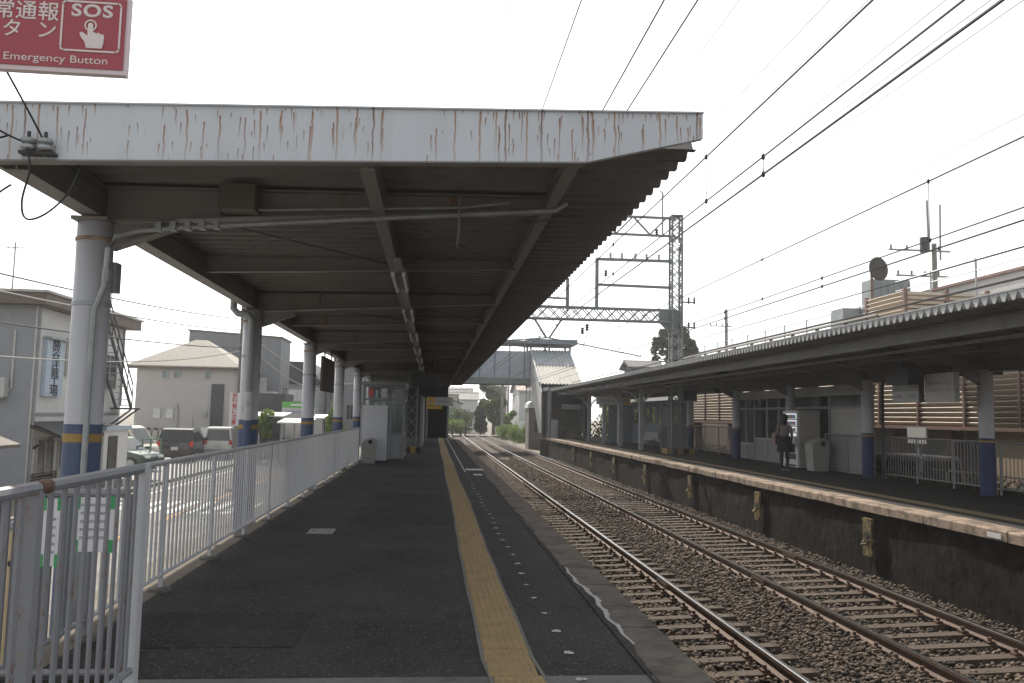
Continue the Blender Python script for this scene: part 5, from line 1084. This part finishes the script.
for k in range(4):
    x = -18.35 + k * .42; g = root('gas_cylinder', ['leftmost', 'second', 'third', 'rightmost'][k] + ' of four grey gas cylinders against the beige house', 'gas cylinder', (x, 54.6, GZ), 'gas cylinders by the house')
    part('body', MB().lathe((x, 54.6, GZ), [(.15, 0), (.18, .06), (.18, 1.15), (.14, 1.32), (.06, 1.38)], 12), M('cylinder_grey', (.38, .37, .34), .5), g, smooth=True); part('collar', MB().lathe((x, 54.6, GZ), [(.10, 1.37), (.10, 1.5), (.08, 1.5)], 10), m_dark, g)
g = root('notice_board', 'white notice board standing in front of the beige house', 'notice board', (-13.9, 53, GZ)); part('panel', MB().box(-14.3, -13.45, 52.98, 53.02, -.3, .5), m_white, g)
for x in (-14.2, -13.55): part('leg', MB().box(x - .03, x + .03, 53.02, 53.06, GZ, .5), m_grey, g)
# grey corrugated building and others
gb = root('grey_building', 'tall grey corrugated building behind the beige house', 'building', (-14.5, 66, GZ)); m_cg = M('grey_corrugated', (.20, .215, .23), .7, var=.08, scale=2)
part('wall', MB().prism([(-17.9, GZ), (-17.9, 7.35), (-11.3, 6.98), (-11.3, GZ)], 'Y', 62, 66), m_cg, gb)
for k in range(22): part('rib', MB().box(-17.8 + k * .3, -17.74 + k * .3, 61.96, 61.999, GZ, 6.95), m_cg, gb)
part('roof_cap', MB().bar((-18.0, 64, 7.40), (-11.2, 64, 7.03), 4.2, .1), m_brf, gb); window(gb, 'S', 61.95, -13.4, -12.2, 2.2, 4.0, m_fg); window(gb, 'E', -11.3, 63, 65, 2.0, 3.4)
part('entrance_block', MB().box(-12.9, -11.35, 60.0, 61.94, GZ, 3.0), m_offw, gb)
dh = root('house', 'grey house with dark mansard roof behind the third canopy column', 'house', (-11.2, 74, GZ)); part('wall', MB().box(-12.8, -9.5, 70, 76, GZ, 4.0), M('grey_render', (.30, .31, .32), .9), dh)
part('roof', MB().prism([(-13.1, 3.9), (-12.6, 5.75), (-10.4, 5.75), (-9.3, 4.0), (-9.3, 3.85)], 'Y', 69.6, 76.4), M('navy_roof', (.035, .04, .05), .5), dh); window(dh, 'S', 70, -12.2, -10.3, 2.5, 3.4, m_fg)
lh = root('grey_building', 'long plain grey warehouse beyond the road', 'building', (-8, 78, GZ)); part('wall', MB().box(-9.4, -2.0, 74, 92, GZ, 5.4), M('warehouse_grey', (.25, .26, .275), .85, var=.06), lh); part('parapet', MB().box(-9.5, -1.9, 73.9, 92.1, 5.4, 5.6), m_grey, lh)
window(lh, 'S', 74, -9.1, -8.2, 2.6, 3.3); window(lh, 'S', 74, -6.4, -5.8, 1.9, 2.6); window(lh, 'S', 74, -7.6, -7.0, 1.0, 2.3)
sp = root('shop_building', 'low shop with green strip sign and dark cladding beside the road', 'shop', (-9.5, 52, GZ))
part('dark_wall', MB().box(-11.0, -8.75, 50, 53, GZ, 2.65), MATS['charcoal_cladding'], sp); part('shop_wall', MB().box(-8.7, -6.9, 49.0, 53, GZ, 1.4), m_offw, sp); part('sign_panel', MB().box(-8.6, -6.75, 48.3, 48.4, 1.05, 2.15), m_offw, sp); part('green_strip', MB().box(-8.6, -6.75, 48.28, 48.298, 1.82, 2.15), M('sign_green', (.12, .38, .08), .5), sp)
part('print', MB().box(-8.4, -7.2, 48.285, 48.298, 1.5, 1.66), m_ink, sp); part('print', MB().box(-8.1, -7.0, 48.272, 48.279, 1.93, 2.03), m_white, sp); part('sign_post', MB().box(-8.5, -8.4, 48.4, 48.5, GZ, 1.1), m_grey, sp); part('sign_post', MB().box(-7.0, -6.9, 48.4, 48.5, GZ, 1.1), m_grey, sp)
for (xa, xb, y, z, lbl) in ((-10.6, -7.9, 46, 1.30, 'long flat white carport roof on thin posts behind the second column'), (-7.8, -6.2, 43.5, 1.0, 'short white awning on posts behind the third column'), (-6.9, -5.3, 47.5, 1.22, 'white awning on posts between the third and fourth columns')):
    g = root('carport', lbl, 'carport', ((xa + xb) / 2, y, GZ)); part('roof', MB().prism([(y - .9, z), (y - .9, z + .07), (y + 1.5, z + .25), (y + 1.5, z + .18)], 'X', xa, xb), m_white, g)
    for x in (xa + .2, (xa + xb) / 2, xb - .2): part('post', MB().box(x - .04, x + .04, y - .5, y - .42, GZ, z + .02), m_grey, g)
# street pole with sign
up = upole('utility pole with pedestrian warning sign by the second canopy column', -7.25, 32, 8.6, ((7.6, .9),), GZ, .15)
ws2 = root('warning_sign', 'vertical white sign with red lettering on the utility pole', 'sign', (-7.4, 31.8, .95)); part('panel', MB().box(-7.58, -7.22, 31.80, 31.825, 1.02, 2.26), m_white, ws2)
for k, ch in enumerate('歩行者に注意'): text_part('letter', ch, .20, M('sign_red_letters', (.5, .06, .07), .6), ws2, (-7.40, 31.795, 2.15 - k * .20), (1, 0, 0), (0, 0, 1), bold=.004)
for z in (1.2, 2.1): part('band', MB().lathe((-7.25, 32, z), [(.152, 0), (.156, .005), (.156, .035), (.152, .04)], 12), m_galv, ws2)
upole('plain grey utility pole behind the fifth canopy column', -7.1, 60, 6.6, ((5.8, .8),), GZ, .15)
SW = [((-8.2, 2, 3.7), (-7.3, 31.9, 5.05), .35), ((-8.2, 2, 3.5), (-7.3, 31.9, 4.60), .35), ((-8.0, 2, 2.9), (-7.3, 31.9, 3.95), .30), ((-8.0, 2, 2.7), (-7.3, 31.9, 3.85), .75), ((-7.2, 32.1, 5.6), (-4.9, 62, 4.9), .7), ((-7.2, 32.1, 4.6), (-5.2, 62, 4.0), .9), ((-7.2, 32.1, 4.2), (-6.6, 62, 3.9), 1.1), ((-8.3, 2, 6.6), (-7.3, 31.9, 7.7), .2), ((-8.3, 2, 6.9), (-7.9, 31.9, 7.75), .2)]
for k, (p, q, sg_) in enumerate(SW):
    one('street_cable', MB().tube(wire_pts(p, q, sg_, 18), .016 if k < 7 else .008, 5), m_wire if k in (0, 2, 7, 8) else M('pale_cable', (.30, .30, .29), .5), ['upper street cable left of the utility pole', 'second street cable left of the utility pole', 'third street cable left of the utility pole', 'lowest sagging street cable left of the utility pole', 'upper cable right of the utility pole', 'middle sagging cable right of the utility pole', 'lowest sagging cable right of the utility pole', 'thin high street cable near the first column', 'second thin high street cable near the first column'][k], 'cable', 'street cables')
# distant houses and white house beyond the footbridge
def small_house(label, x0, x1, y0, y1, z1, wm, rm, gable='X', wins=()):
    h = root('house', label, 'house', ((x0 + x1) / 2, (y0 + y1) / 2, -1.3)); part('wall', MB().box(x0, x1, y0, y1, -1.3, z1), wm, h); o_ = .4; hz_ = z1 + .32 * ((y1 - y0) if gable == 'X' else (x1 - x0)) / 2
    if gable == 'X': part('roof', MB().prism([(y0 - o_, z1 - .05), ((y0 + y1) / 2, hz_ + .1), (y1 + o_, z1 - .05), (y1 + o_, z1 + .1), ((y0 + y1) / 2, hz_ + .3), (y0 - o_, z1 + .1)], 'X', x0 - o_, x1 + o_), rm, h); part('gable_fill', MB().prism([(y0, z1), (y1, z1), ((y0 + y1) / 2, hz_)], 'X', x0 + .02, x1 - .02), wm, h)
    else: part('roof', MB().prism([(x0 - o_, z1 - .05), ((x0 + x1) / 2, hz_ + .1), (x1 + o_, z1 - .05), (x1 + o_, z1 + .1), ((x0 + x1) / 2, hz_ + .3), (x0 - o_, z1 + .1)], 'Y', y0 - o_, y1 + o_), rm, h); part('gable_fill', MB().prism([(x0, z1), (x1, z1), ((x0 + x1) / 2, hz_)], 'Y', y0 + .02, y1 - .02), wm, h)
    for a0, a1, z0, zt in wins: window(h, 'S', y0, a0, a1, z0, zt)
    return h
m_hw = M('house_white', (.48, .49, .50), .9, var=.06); m_hg = M('house_grey', (.26, .27, .28), .9, var=.08); m_hb = M('house_tan', (.32, .28, .24), .9, var=.08); m_rp = M('pale_clay_tiles', (.40, .34, .32), .8, var=.15, scale=3); m_rd = M('dark_grey_tiles', (.10, .10, .11), .7, var=.2)
small_house('white house with pale clay roof behind the trackside hut', 11.6, 17.5, 112, 122, 5.0, m_hw, m_rp, 'X', ((13.1, 14.3, 2.1, 3.4),))
small_house('narrow tan house beside the far concrete pole', 9.9, 11.3, 128, 136, 6.0, m_hb, m_rd, 'X', ((10.2, 10.7, 2.5, 3.6),))
small_house('grey gabled house at the far left of the distant row', 1.0, 5.0, 150, 158, 3.6, m_hg, m_rd, 'Y', ((1.6, 2.6, .2, 1.6), (3.2, 4.2, .2, 1.6)))
small_house('pale house in the middle of the distant row', 5.4, 8.8, 165, 174, 4.6, m_hw, m_rd, 'X', ((6.0, 6.8, .8, 2.2), (7.2, 8.2, .8, 2.2)))
small_house('tan apartment house rising behind the distant row', 2.0, 9.0, 195, 205, 6.4, m_hb, m_rd, 'X', ((3, 4.2, 3.8, 5), (5, 6.2, 3.8, 5), (7, 8.2, 3.8, 5)))
small_house('dark-roofed house peeking over the far canopy', 17.0, 19.4, 70, 73, 5.95, M('house_dark', (.10, .10, .105), .9), m_rd, 'X')
small_house('dark brown house behind the seat shelter of the far platform', 14.6, 27.0, 63, 70, 2.6, M('house_dark_brown', (.13, .10, .08), .9, var=.15), m_rd, 'X', ((16, 17.2, -.2, 1.2), (19, 20.2, -.2, 1.2), (22, 23.2, -.2, 1.2)))
small_house('low tan house left in the distance across the line', -6.0, .2, 170, 180, 4.4, m_hb, m_rp, 'X', ((-2, -.8, 1, 2.4),))
fpole = root('line_pole', 'tall concrete pole standing beside the far tracks', 'pole', (8.75, 105, -1.3)); part('shaft', MB().cyl((8.7, 105, -1.3), (8.7, 105, 6.6), .19, 10, .15), MATS['pole_concrete'], fpole); part('bracket', MB().bar((6.6, 105, 5.2), (8.7, 105, 5.4), .08, .08), m_grey, fpole); part('bracket', MB().bar((6.6, 105, 5.2), (8.7, 105, 4.5), .06, .06), m_grey, fpole)
fpole = root('line_pole', 'second concrete pole behind the tall pole beside the far tracks', 'pole', (10.9, 118, -1.3)); part('shaft', MB().cyl((10.6, 118, -1.3), (10.6, 118, 5.6), .17, 10, .13), MATS['pole_concrete'], fpole); part('crossarm', MB().bar((9.9, 118, 5.2), (11.2, 118, 5.2), .08, .08), m_grey, fpole)
fn = root('board_fence', 'grey board fence behind the bright green shrubs', 'fence', (10.8, 100, -1.3))
for k in range(26): part('board', MB().box(10.7, 10.74, 88 + k * .8, 88.72 + k * .8, -1.3, 1.0 + .04 * (k % 3)), m_hg, fn)
struct('crossing_road', MB().box(-9.6, 30, 108.2, 113, -1.34, -1.02), m_road)
for k, x in enumerate((1.9, 2.5, 3.6, 4.2)):
    g = root('crossing_post', ['leftmost', 'second', 'third', 'rightmost'][k] + ' dark post at the level crossing beyond the tracks', 'post', (x, 107.6, -1.2), 'level crossing posts'); part('shaft', MB().box(x - .1, x + .1, 107.5, 107.7, -1.3, .1 + .2 * (k % 2)), m_dark, g); part('cap', MB().box(x - .12, x + .12, 107.48, 107.72, .1 + .2 * (k % 2), .16 + .2 * (k % 2)), m_yel, g)

# ================================================================== PARKED CARS
def car(label, loc, rz, kind, paint, L=4.4, Wd=1.72, Ht=1.62):
    g = root('parked_car', label, 'car', loc, 'cars parked beside the road', rz)
    hw = Wd / 2
    if kind == 'suv': prof = [(-.5, .32), (-.5, .62), (-.47, .98), (-.43, 1.02), (-.37, 1.0), (.18, 1.0), (.30, .98), (.46, .86), (.5, .70), (.5, .32)]; roof = [(-.475, .60), (-.40, .97), (-.34, 1.0), (.02, 1.0), (.06, .985), (.225, .62)]; belt = .60
    elif kind == 'van': roof = [(-.49, .55), (-.475, .97), (-.45, 1.0), (.22, 1.0), (.28, .97), (.44, .56)]; belt = .56
    else: roof = [(-.44, .60), (-.36, .95), (-.30, 1.0), (.02, 1.0), (.07, .97), (.26, .60)]; belt = .60
    nose = {'suv': [(.225, .62), (.44, .56), (.49, .48), (.5, .30), (.5, .14), (-.5, .14), (-.5, .40), (-.49, .60)], 'van': [(.44, .56), (.485, .50), (.5, .38), (.5, .13), (-.5, .13), (-.5, .45), (-.49, .55)], 'hatch': [(.26, .60), (.45, .52), (.495, .42), (.5, .13), (-.5, .13), (-.5, .42), (-.47, .58)]}[kind]
    poly = [(a * L, b_ * Ht) for a, b_ in roof + nose]
    zb_ = belt * Ht
    def wy(z): return hw * (1 - .16 * max(0, (z - zb_) / (Ht - zb_))) if z > zb_ else hw * (1 - .05 * max(0, (.35 * Ht - z) / (.35 * Ht)))
    n = len(poly); v = [(x, -wy(z), z) for x, z in poly] + [(x, wy(z), z) for x, z in poly]
    bd = MB().add(v, [tuple(range(n)), tuple(range(2 * n - 1, n - 1, -1))] + [(i, n + i, n + (i + 1) % n, (i + 1) % n) for i in range(n)])
    def P(nm, mb, mt, par=g, smooth=False):
        me = mb.mesh(nm, (0, 0, 0), mt, smooth); o = bpy.data.objects.new(nm, me); COL.objects.link(o); o.parent = par; ORG[o.name] = Vector((0, 0, 0)); return o
    body = P('body', bd, paint)
    bv = body.modifiers.new('b', 'BEVEL'); bv.width = .05; bv.segments = 2; bv.limit_method = 'ANGLE'; bv.angle_limit = math.radians(35)
    # side windows
    (x0, z0), (x1, z1), (x2, z2), (x3, z3), (x4, z4), (x5, z5) = [(a * L, b_ * Ht) for a, b_ in roof]
    zt = Ht * .93; zl = zb_ + .03
    def lerp(a, b_, z): t_ = (z - a[1]) / (b_[1] - a[1]); return a[0] + (b_[0] - a[0]) * t_
    xr_l, xr_t = lerp((x0, z0), (x1, z1), zl) + .10, lerp((x0, z0), (x1, z1), min(zt, z1)) + .10; xf_l, xf_t = lerp((x4, z4), (x5, z5), zl) - .12, lerp((x4, z4), (x5, z5), min(zt, z4)) - .08
    cuts = [0, .36, .68, 1.0] if kind != 'hatch' else [0, .45, 1.0]
    for s_ in (-1, 1):
        for i in range(len(cuts) - 1):
            a, c = cuts[i] + .012, cuts[i + 1] - .012
            q = [(xr_l + (xf_l - xr_l) * a, zl), (xr_l + (xf_l - xr_l) * c, zl), (xr_t + (xf_t - xr_t) * c, zt), (xr_t + (xf_t - xr_t) * a, zt)]
            P('side_window', MB().add([(x, s_ * (wy(z) + .004), z) for x, z in q] + [(x, s_ * (wy(z) - .02), z) for x, z in q], [(0, 1, 2, 3), (7, 6, 5, 4), (0, 4, 5, 1), (1, 5, 6, 2), (2, 6, 7, 3), (3, 7, 4, 0)]), m_gld)
        P('side_mirror', MB().box(xf_l - .05, xf_l + .07, s_ * hw + (0 if s_ > 0 else -.16), s_ * hw + (.16 if s_ > 0 else 0), zl, zl + .13), paint)
        P('headlight', MB().box(L * .46, L * .5 + .012, s_ * hw * .62 - .17, s_ * hw * .62 + .17, Ht * .40, Ht * .47), m_white)
        P('tail_light', MB().box(-L * .5 - .012, -L * .47, s_ * (hw - .10) - .09, s_ * (hw - .10) + .09, Ht * .46, Ht * (.62 if kind != 'van' else .60)), M('tail_light_red', (.42, .03, .03), .3))
        for xw in (-.31 * L, .31 * L):
            wl = P('wheel', MB().cyl((xw, s_ * (hw - .21), .32), (xw, s_ * (hw + .005), .32), .32, 18), m_black)
            P('rim', MB().cyl((xw, s_ * (hw + .006), .32), (xw, s_ * (hw + .018), .32), .20, 14), m_galv, wl)
    for nm, a, b_, off in (('windscreen', (x4, z4), (x5, z5), 1), ('rear_window', (x1, z1), (x0, z0), -1)):
        zt2 = a[1] - .06; zl2 = b_[1] + .06; xt, xl = lerp(a, b_, zt2), lerp(a, b_, zl2)
        q = [(xt + off * .012, -wy(zt2) + .1, zt2), (xt + off * .012, wy(zt2) - .1, zt2), (xl + off * .012, wy(zl2) - .1, zl2), (xl + off * .012, -wy(zl2) + .1, zl2)]
        P(nm, MB().add(q + [(x - off * .03, y, z) for x, y, z in q], [(0, 1, 2, 3), (7, 6, 5, 4), (0, 4, 5, 1), (1, 5, 6, 2), (2, 6, 7, 3), (3, 7, 4, 0)]), m_gld)
    P('rear_bumper', MB().box(-L * .5 - .03, -L * .5 + .08, -hw + .05, hw - .05, Ht * .15, Ht * .32), paint if kind != 'van' else m_grey); P('front_bumper', MB().box(L * .5 - .08, L * .5 + .03, -hw + .05, hw - .05, Ht * .14, Ht * .30), paint)
    P('number_plate', MB().box(-L * .5 - .045, -L * .5 - .03, -.17, .17, Ht * .36, Ht * .46), m_offw)
    return g
pt_w = M('car_white', (.60, .60, .59), .25, var=.03, spec=.6); pt_c = M('car_cream', (.50, .47, .40), .3, var=.03, spec=.6); pt_k = M('car_black', (.018, .018, .025), .18, var=.05, spec=.7); pt_g = M('car_dark_green', (.03, .06, .05), .25, spec=.6); pt_s = M('car_silver', (.33, .34, .36), .25, .5, spec=.6)
R_ = math.radians
car('cream van parked side-on in front of the beige house', (-14.6, 40.2, GZ), R_(-14), 'van', pt_c, 3.5, 1.5, 1.9)
car('black sport utility car seen from behind in the car park', (-13.3, 46.2, GZ), R_(95), 'suv', pt_k, 4.5, 1.8, 1.72)
car('white boxy van parked behind the utility pole', (-12.1, 49.0, GZ), R_(100), 'van', pt_w, 3.4, 1.5, 1.75)
car('dark green small car in front of the cream van', (-13.6, 37.9, GZ), R_(-16), 'hatch', pt_g, 3.4, 1.5, 1.45)
car('dark car half hidden behind the second canopy column', (-9.2, 49.0, GZ), R_(12), 'hatch', pt_k, 4.0, 1.65, 1.5)
car('silver van beyond the far platform railing', (14.9, 24.8, -1.3), R_(90), 'van', pt_s, 3.4, 1.5, 1.95)
# green-framed barrier by the cars
g = root('parking_barrier', 'small green framed barrier in front of the cream van', 'barrier', (-12.4, 38.3, GZ))
for x in (-12.8, -12.45, -12.0): part('post', MB().box(x - .03, x + .03, 38.27, 38.33, GZ, GZ + 1.35), M('barrier_green', (.10, .2, .12), .6), g)
for z in (.5, 1.33): part('rail', MB().box(-12.8, -12.0, 38.275, 38.325, GZ + z, GZ + z + .05), MATS['barrier_green'], g)

# ================================================================== CABLES AND INSULATORS ON THE FASCIA
fi = root('fascia_insulators', 'pair of grey spool insulators with dark cables on the left end of the fascia', 'insulator', (-2.75, 5.8, 3.3))
for x in (-2.80, -2.69):
    b = MB(); b.lathe((x, 5.78, 3.34), [(.03, 0), (.05, .01), (.05, .03), (.03, .04), (.05, .055), (.05, .075), (.03, .085)], 12); part('spool', b, m_galv, fi)
    part('bolt', MB().cyl((x, 5.78, 3.3), (x, 5.78, 3.47), .012, 6), m_dark, fi)
part('bracket', MB().box(-2.86, -2.63, 5.77, 5.845, 3.315, 3.335), m_dark, fi)
for pts in ([(-2.80, 5.76, 3.38), (-2.95, 5.7, 3.44), (-3.3, 5.4, 3.62), (-4.5, 3.2, 4.1)], [(-2.69, 5.76, 3.40), (-2.74, 5.7, 3.52), (-2.80, 5.5, 3.72), (-2.95, 5.2, 4.1), (-3.1, 4.9, 4.4)], [(-2.80, 5.75, 3.37), (-2.76, 5.74, 3.2), (-2.80, 5.75, 2.98), (-2.77, 5.76, 2.86), (-2.66, 5.78, 2.9), (-2.55, 5.84, 3.06), (-2.50, 5.9, 3.27)], [(-2.92, 5.74, 3.42), (-3.03, 5.72, 3.36), (-3.1, 5.72, 3.2), (-3.2, 5.72, 3.1)], [(-3.2, 5.72, 3.1), (-3.05, 5.75, 2.98), (-2.9, 5.8, 3.10)]):
    part('cable', MB().tube(smooth_path(pts), .007, 6), m_wire, fi)

# ================================================================== PERSON on the far platform (skin-grown body)
def skin_body(joints, edges, rad, name):
    me = bpy.data.meshes.new(name); me.from_pydata(joints, edges, []); o = bpy.data.objects.new(name, me); COL.objects.link(o)
    md = o.modifiers.new('s', 'SKIN'); md.use_smooth_shade = True
    for i, r in enumerate(rad): me.skin_vertices[0].data[i].radius = (r, r) if not isinstance(r, tuple) else r
    for i in range(len(joints)): me.skin_vertices[0].data[i].use_root = (i == 0)
    ss = o.modifiers.new('u', 'SUBSURF'); ss.levels = 2; ss.render_levels = 2
    dg = bpy.context.evaluated_depsgraph_get(); m2 = bpy.data.meshes.new_from_object(o.evaluated_get(dg)); bpy.data.objects.remove(o); return m2
J = []; E_ = []; Rr = []
def jn(p, r, par=None):
    J.append(p); Rr.append(r); i = len(J) - 1
    if par is not None: E_.append((par, i))
    return i
# local frame: facing +x, y left
pel = jn((0, 0, .92), (.15, .12)); wa = jn((.01, 0, 1.06), (.135, .105), pel); ch = jn((.02, 0, 1.25), (.16, .12), wa); sh = jn((.0, 0, 1.36), (.11, .08), ch); nk = jn((.01, 0, 1.43), .05, sh); hd0 = jn((.03, 0, 1.49), .075, nk); hd1 = jn((.04, 0, 1.56), (.085, .098), hd0); hd2 = jn((.03, 0, 1.63), (.065, .075), hd1)
ns = jn((.135, 0, 1.545), .016, hd1)
for s_ in (-1, 1):
    hp_ = jn((0, s_ * .085, .86), .088, pel); kn = jn((.03 * s_, s_ * .09, .48), .06, hp_); ak = jn((-.03 + .04 * s_, s_ * .09, .09), .042, kn); ft = jn((.10 + .04 * s_, s_ * .095, .045), .04, ak); to = jn((.17 + .04 * s_, s_ * .10, .035), .03, ft)
    so_ = jn((0, s_ * .165, 1.33), .062, sh); el = jn((-.02 + (.06 if s_ > 0 else 0), s_ * .215, 1.07), .046, so_); wr_ = jn((.14, s_ * .18, .90 if s_ < 0 else .98), .032, el); pm_ = jn((.20, s_ * .16, .875 if s_ < 0 else .97), (.036, .022), wr_)
    for k in range(4): f1 = jn((.245, s_ * (.135 + .018 * k), (.86 if s_ < 0 else .965)), .009, pm_); f2 = jn((.27 - .004 * abs(k - 1.5), s_ * (.132 + .018 * k), (.835 if s_ < 0 else .94)), .008, f1)
    t1 = jn((.20, s_ * .118, .88 if s_ < 0 else .975), .010, pm_); t2 = jn((.235, s_ * .105, .865 if s_ < 0 else .965), .009, t1)
    ea = jn((.025, s_ * .088, 1.55), .018, hd1)
bm_ = skin_body(J, E_, Rr, 'body')
for nm_, c_ in (('skin', (.42, .27, .20)), ('dark_trousers', (.02, .02, .023)), ('beige_cardigan', (.16, .14, .13)), ('white_shoes', (.5, .5, .5))): bm_.materials.append(M(nm_, c_, .8))
for p in bm_.polygons:
    x, y, z = p.center
    p.material_index = 3 if z < .085 else 1 if (z < 1.0 and abs(y) < .14 and x < .17) else 0 if (z > 1.425 or (x > .16 and z < 1.1)) else 2
    p.use_smooth = True
PX, PY = 10.42, 23.85; pe = root('person', 'person in dark skirt and beige cardigan with bags facing the vending machine', 'person', (PX, PY, ZP))
def pp(nm, me, mat=None):
    o = bpy.data.objects.new(nm, me); COL.objects.link(o); o.parent = pe; ORG[o.name] = ORG[pe.name]; return o
ob = pp('body', bm_); rzp = R_(55)
hair = MB(); 
for (a, b_, c_, r_) in ((.0, 0, 1.60, .112), (-.03, 0, 1.53, .10), (-.045, 0, 1.44, .085)):
    hair.lathe((a, b_, c_), [(r_ * math.sin(t) + .001, -r_ * math.cos(t)) for t in np.linspace(.05, 3.09, 9)], 14)
hh = pp('hair', hair.mesh('hair', (0, 0, 0), M('dark_hair', (.018, .014, .012), .5), True))
for s_ in (-1, 1):
    pp('eye', MB().lathe((.122, s_ * .033, 1.56), [(.002, -.008), (.010, 0), (.002, .008)], 8).mesh('eye', (0, 0, 0), m_black))
pp('mouth', MB().box(.118, .126, -.02, .02, 1.495, 1.503).mesh('mouth', (0, 0, 0), M('lip', (.3, .1, .09), .6)))
sk = MB().lathe((0, 0, 0), [(.155, 1.04), (.19, .88), (.225, .66), (.235, .58), (.225, .58), (.15, .9)], 18); sk.v = [(x * .85, y, z) for x, y, z in sk.v]
pp('skirt', sk.mesh('skirt', (0, 0, 0), MATS['dark_trousers'], True))
bgm = MB(); bgm.prism([(-.14, .78), (.14, .78), (.17, 1.02), (.11, 1.12), (-.11, 1.12), (-.17, 1.02)], 'Y', .235, .34); pp('shoulder_bag', bgm.mesh('shoulder_bag', (0, 0, 0), M('pink_grey_bag', (.30, .22, .21), .7)))
pp('bag_strap', MB().tube([(-.08, .28, 1.1), (-.03, .21, 1.38), (.02, .15, 1.42), (.07, .28, 1.1)], .013, 6).mesh('bag_strap', (0, 0, 0), M('pink_grey_bag', (.30, .22, .21), .7)))
bgm = MB(); bgm.prism([(.08, .56), (.32, .56), (.33, .82), (.07, .82)], 'Y', -.24, -.13); pp('hand_bag', bgm.mesh('hand_bag', (0, 0, 0), M('dark_tote', (.03, .03, .035), .7)))
pp('bag_handle', MB().tube([(.13, -.17, .82), (.2, -.165, .87), (.27, -.17, .82)], .009, 6).mesh('bag_handle', (0, 0, 0), MATS['dark_tote']))
pe.rotation_euler.z = rzp

# ================================================================== HAZE
hz = MB().box(-530, 530, -230, 930, -2.4, 14.6)
me = hz.mesh('haze', (0, 0, 0)); ho = bpy.data.objects.new('haze', me); COL.objects.link(ho); ho['kind'] = 'stuff'; ho['label'] = 'thin pale summer haze filling the air'; ho['category'] = 'haze'
mh = bpy.data.materials.new('haze_air'); mh.use_nodes = True; n = mh.node_tree.nodes; n.remove(n['Principled BSDF']); pv = n.new('ShaderNodeVolumePrincipled')
pv.inputs['Color'].default_value = (.95, .96, 1, 1); pv.inputs['Density'].default_value = HAZE; pv.inputs['Anisotropy'].default_value = .3
mh.node_tree.links.new(pv.outputs[0], n['Material Output'].inputs['Volume']); me.materials.append(mh)
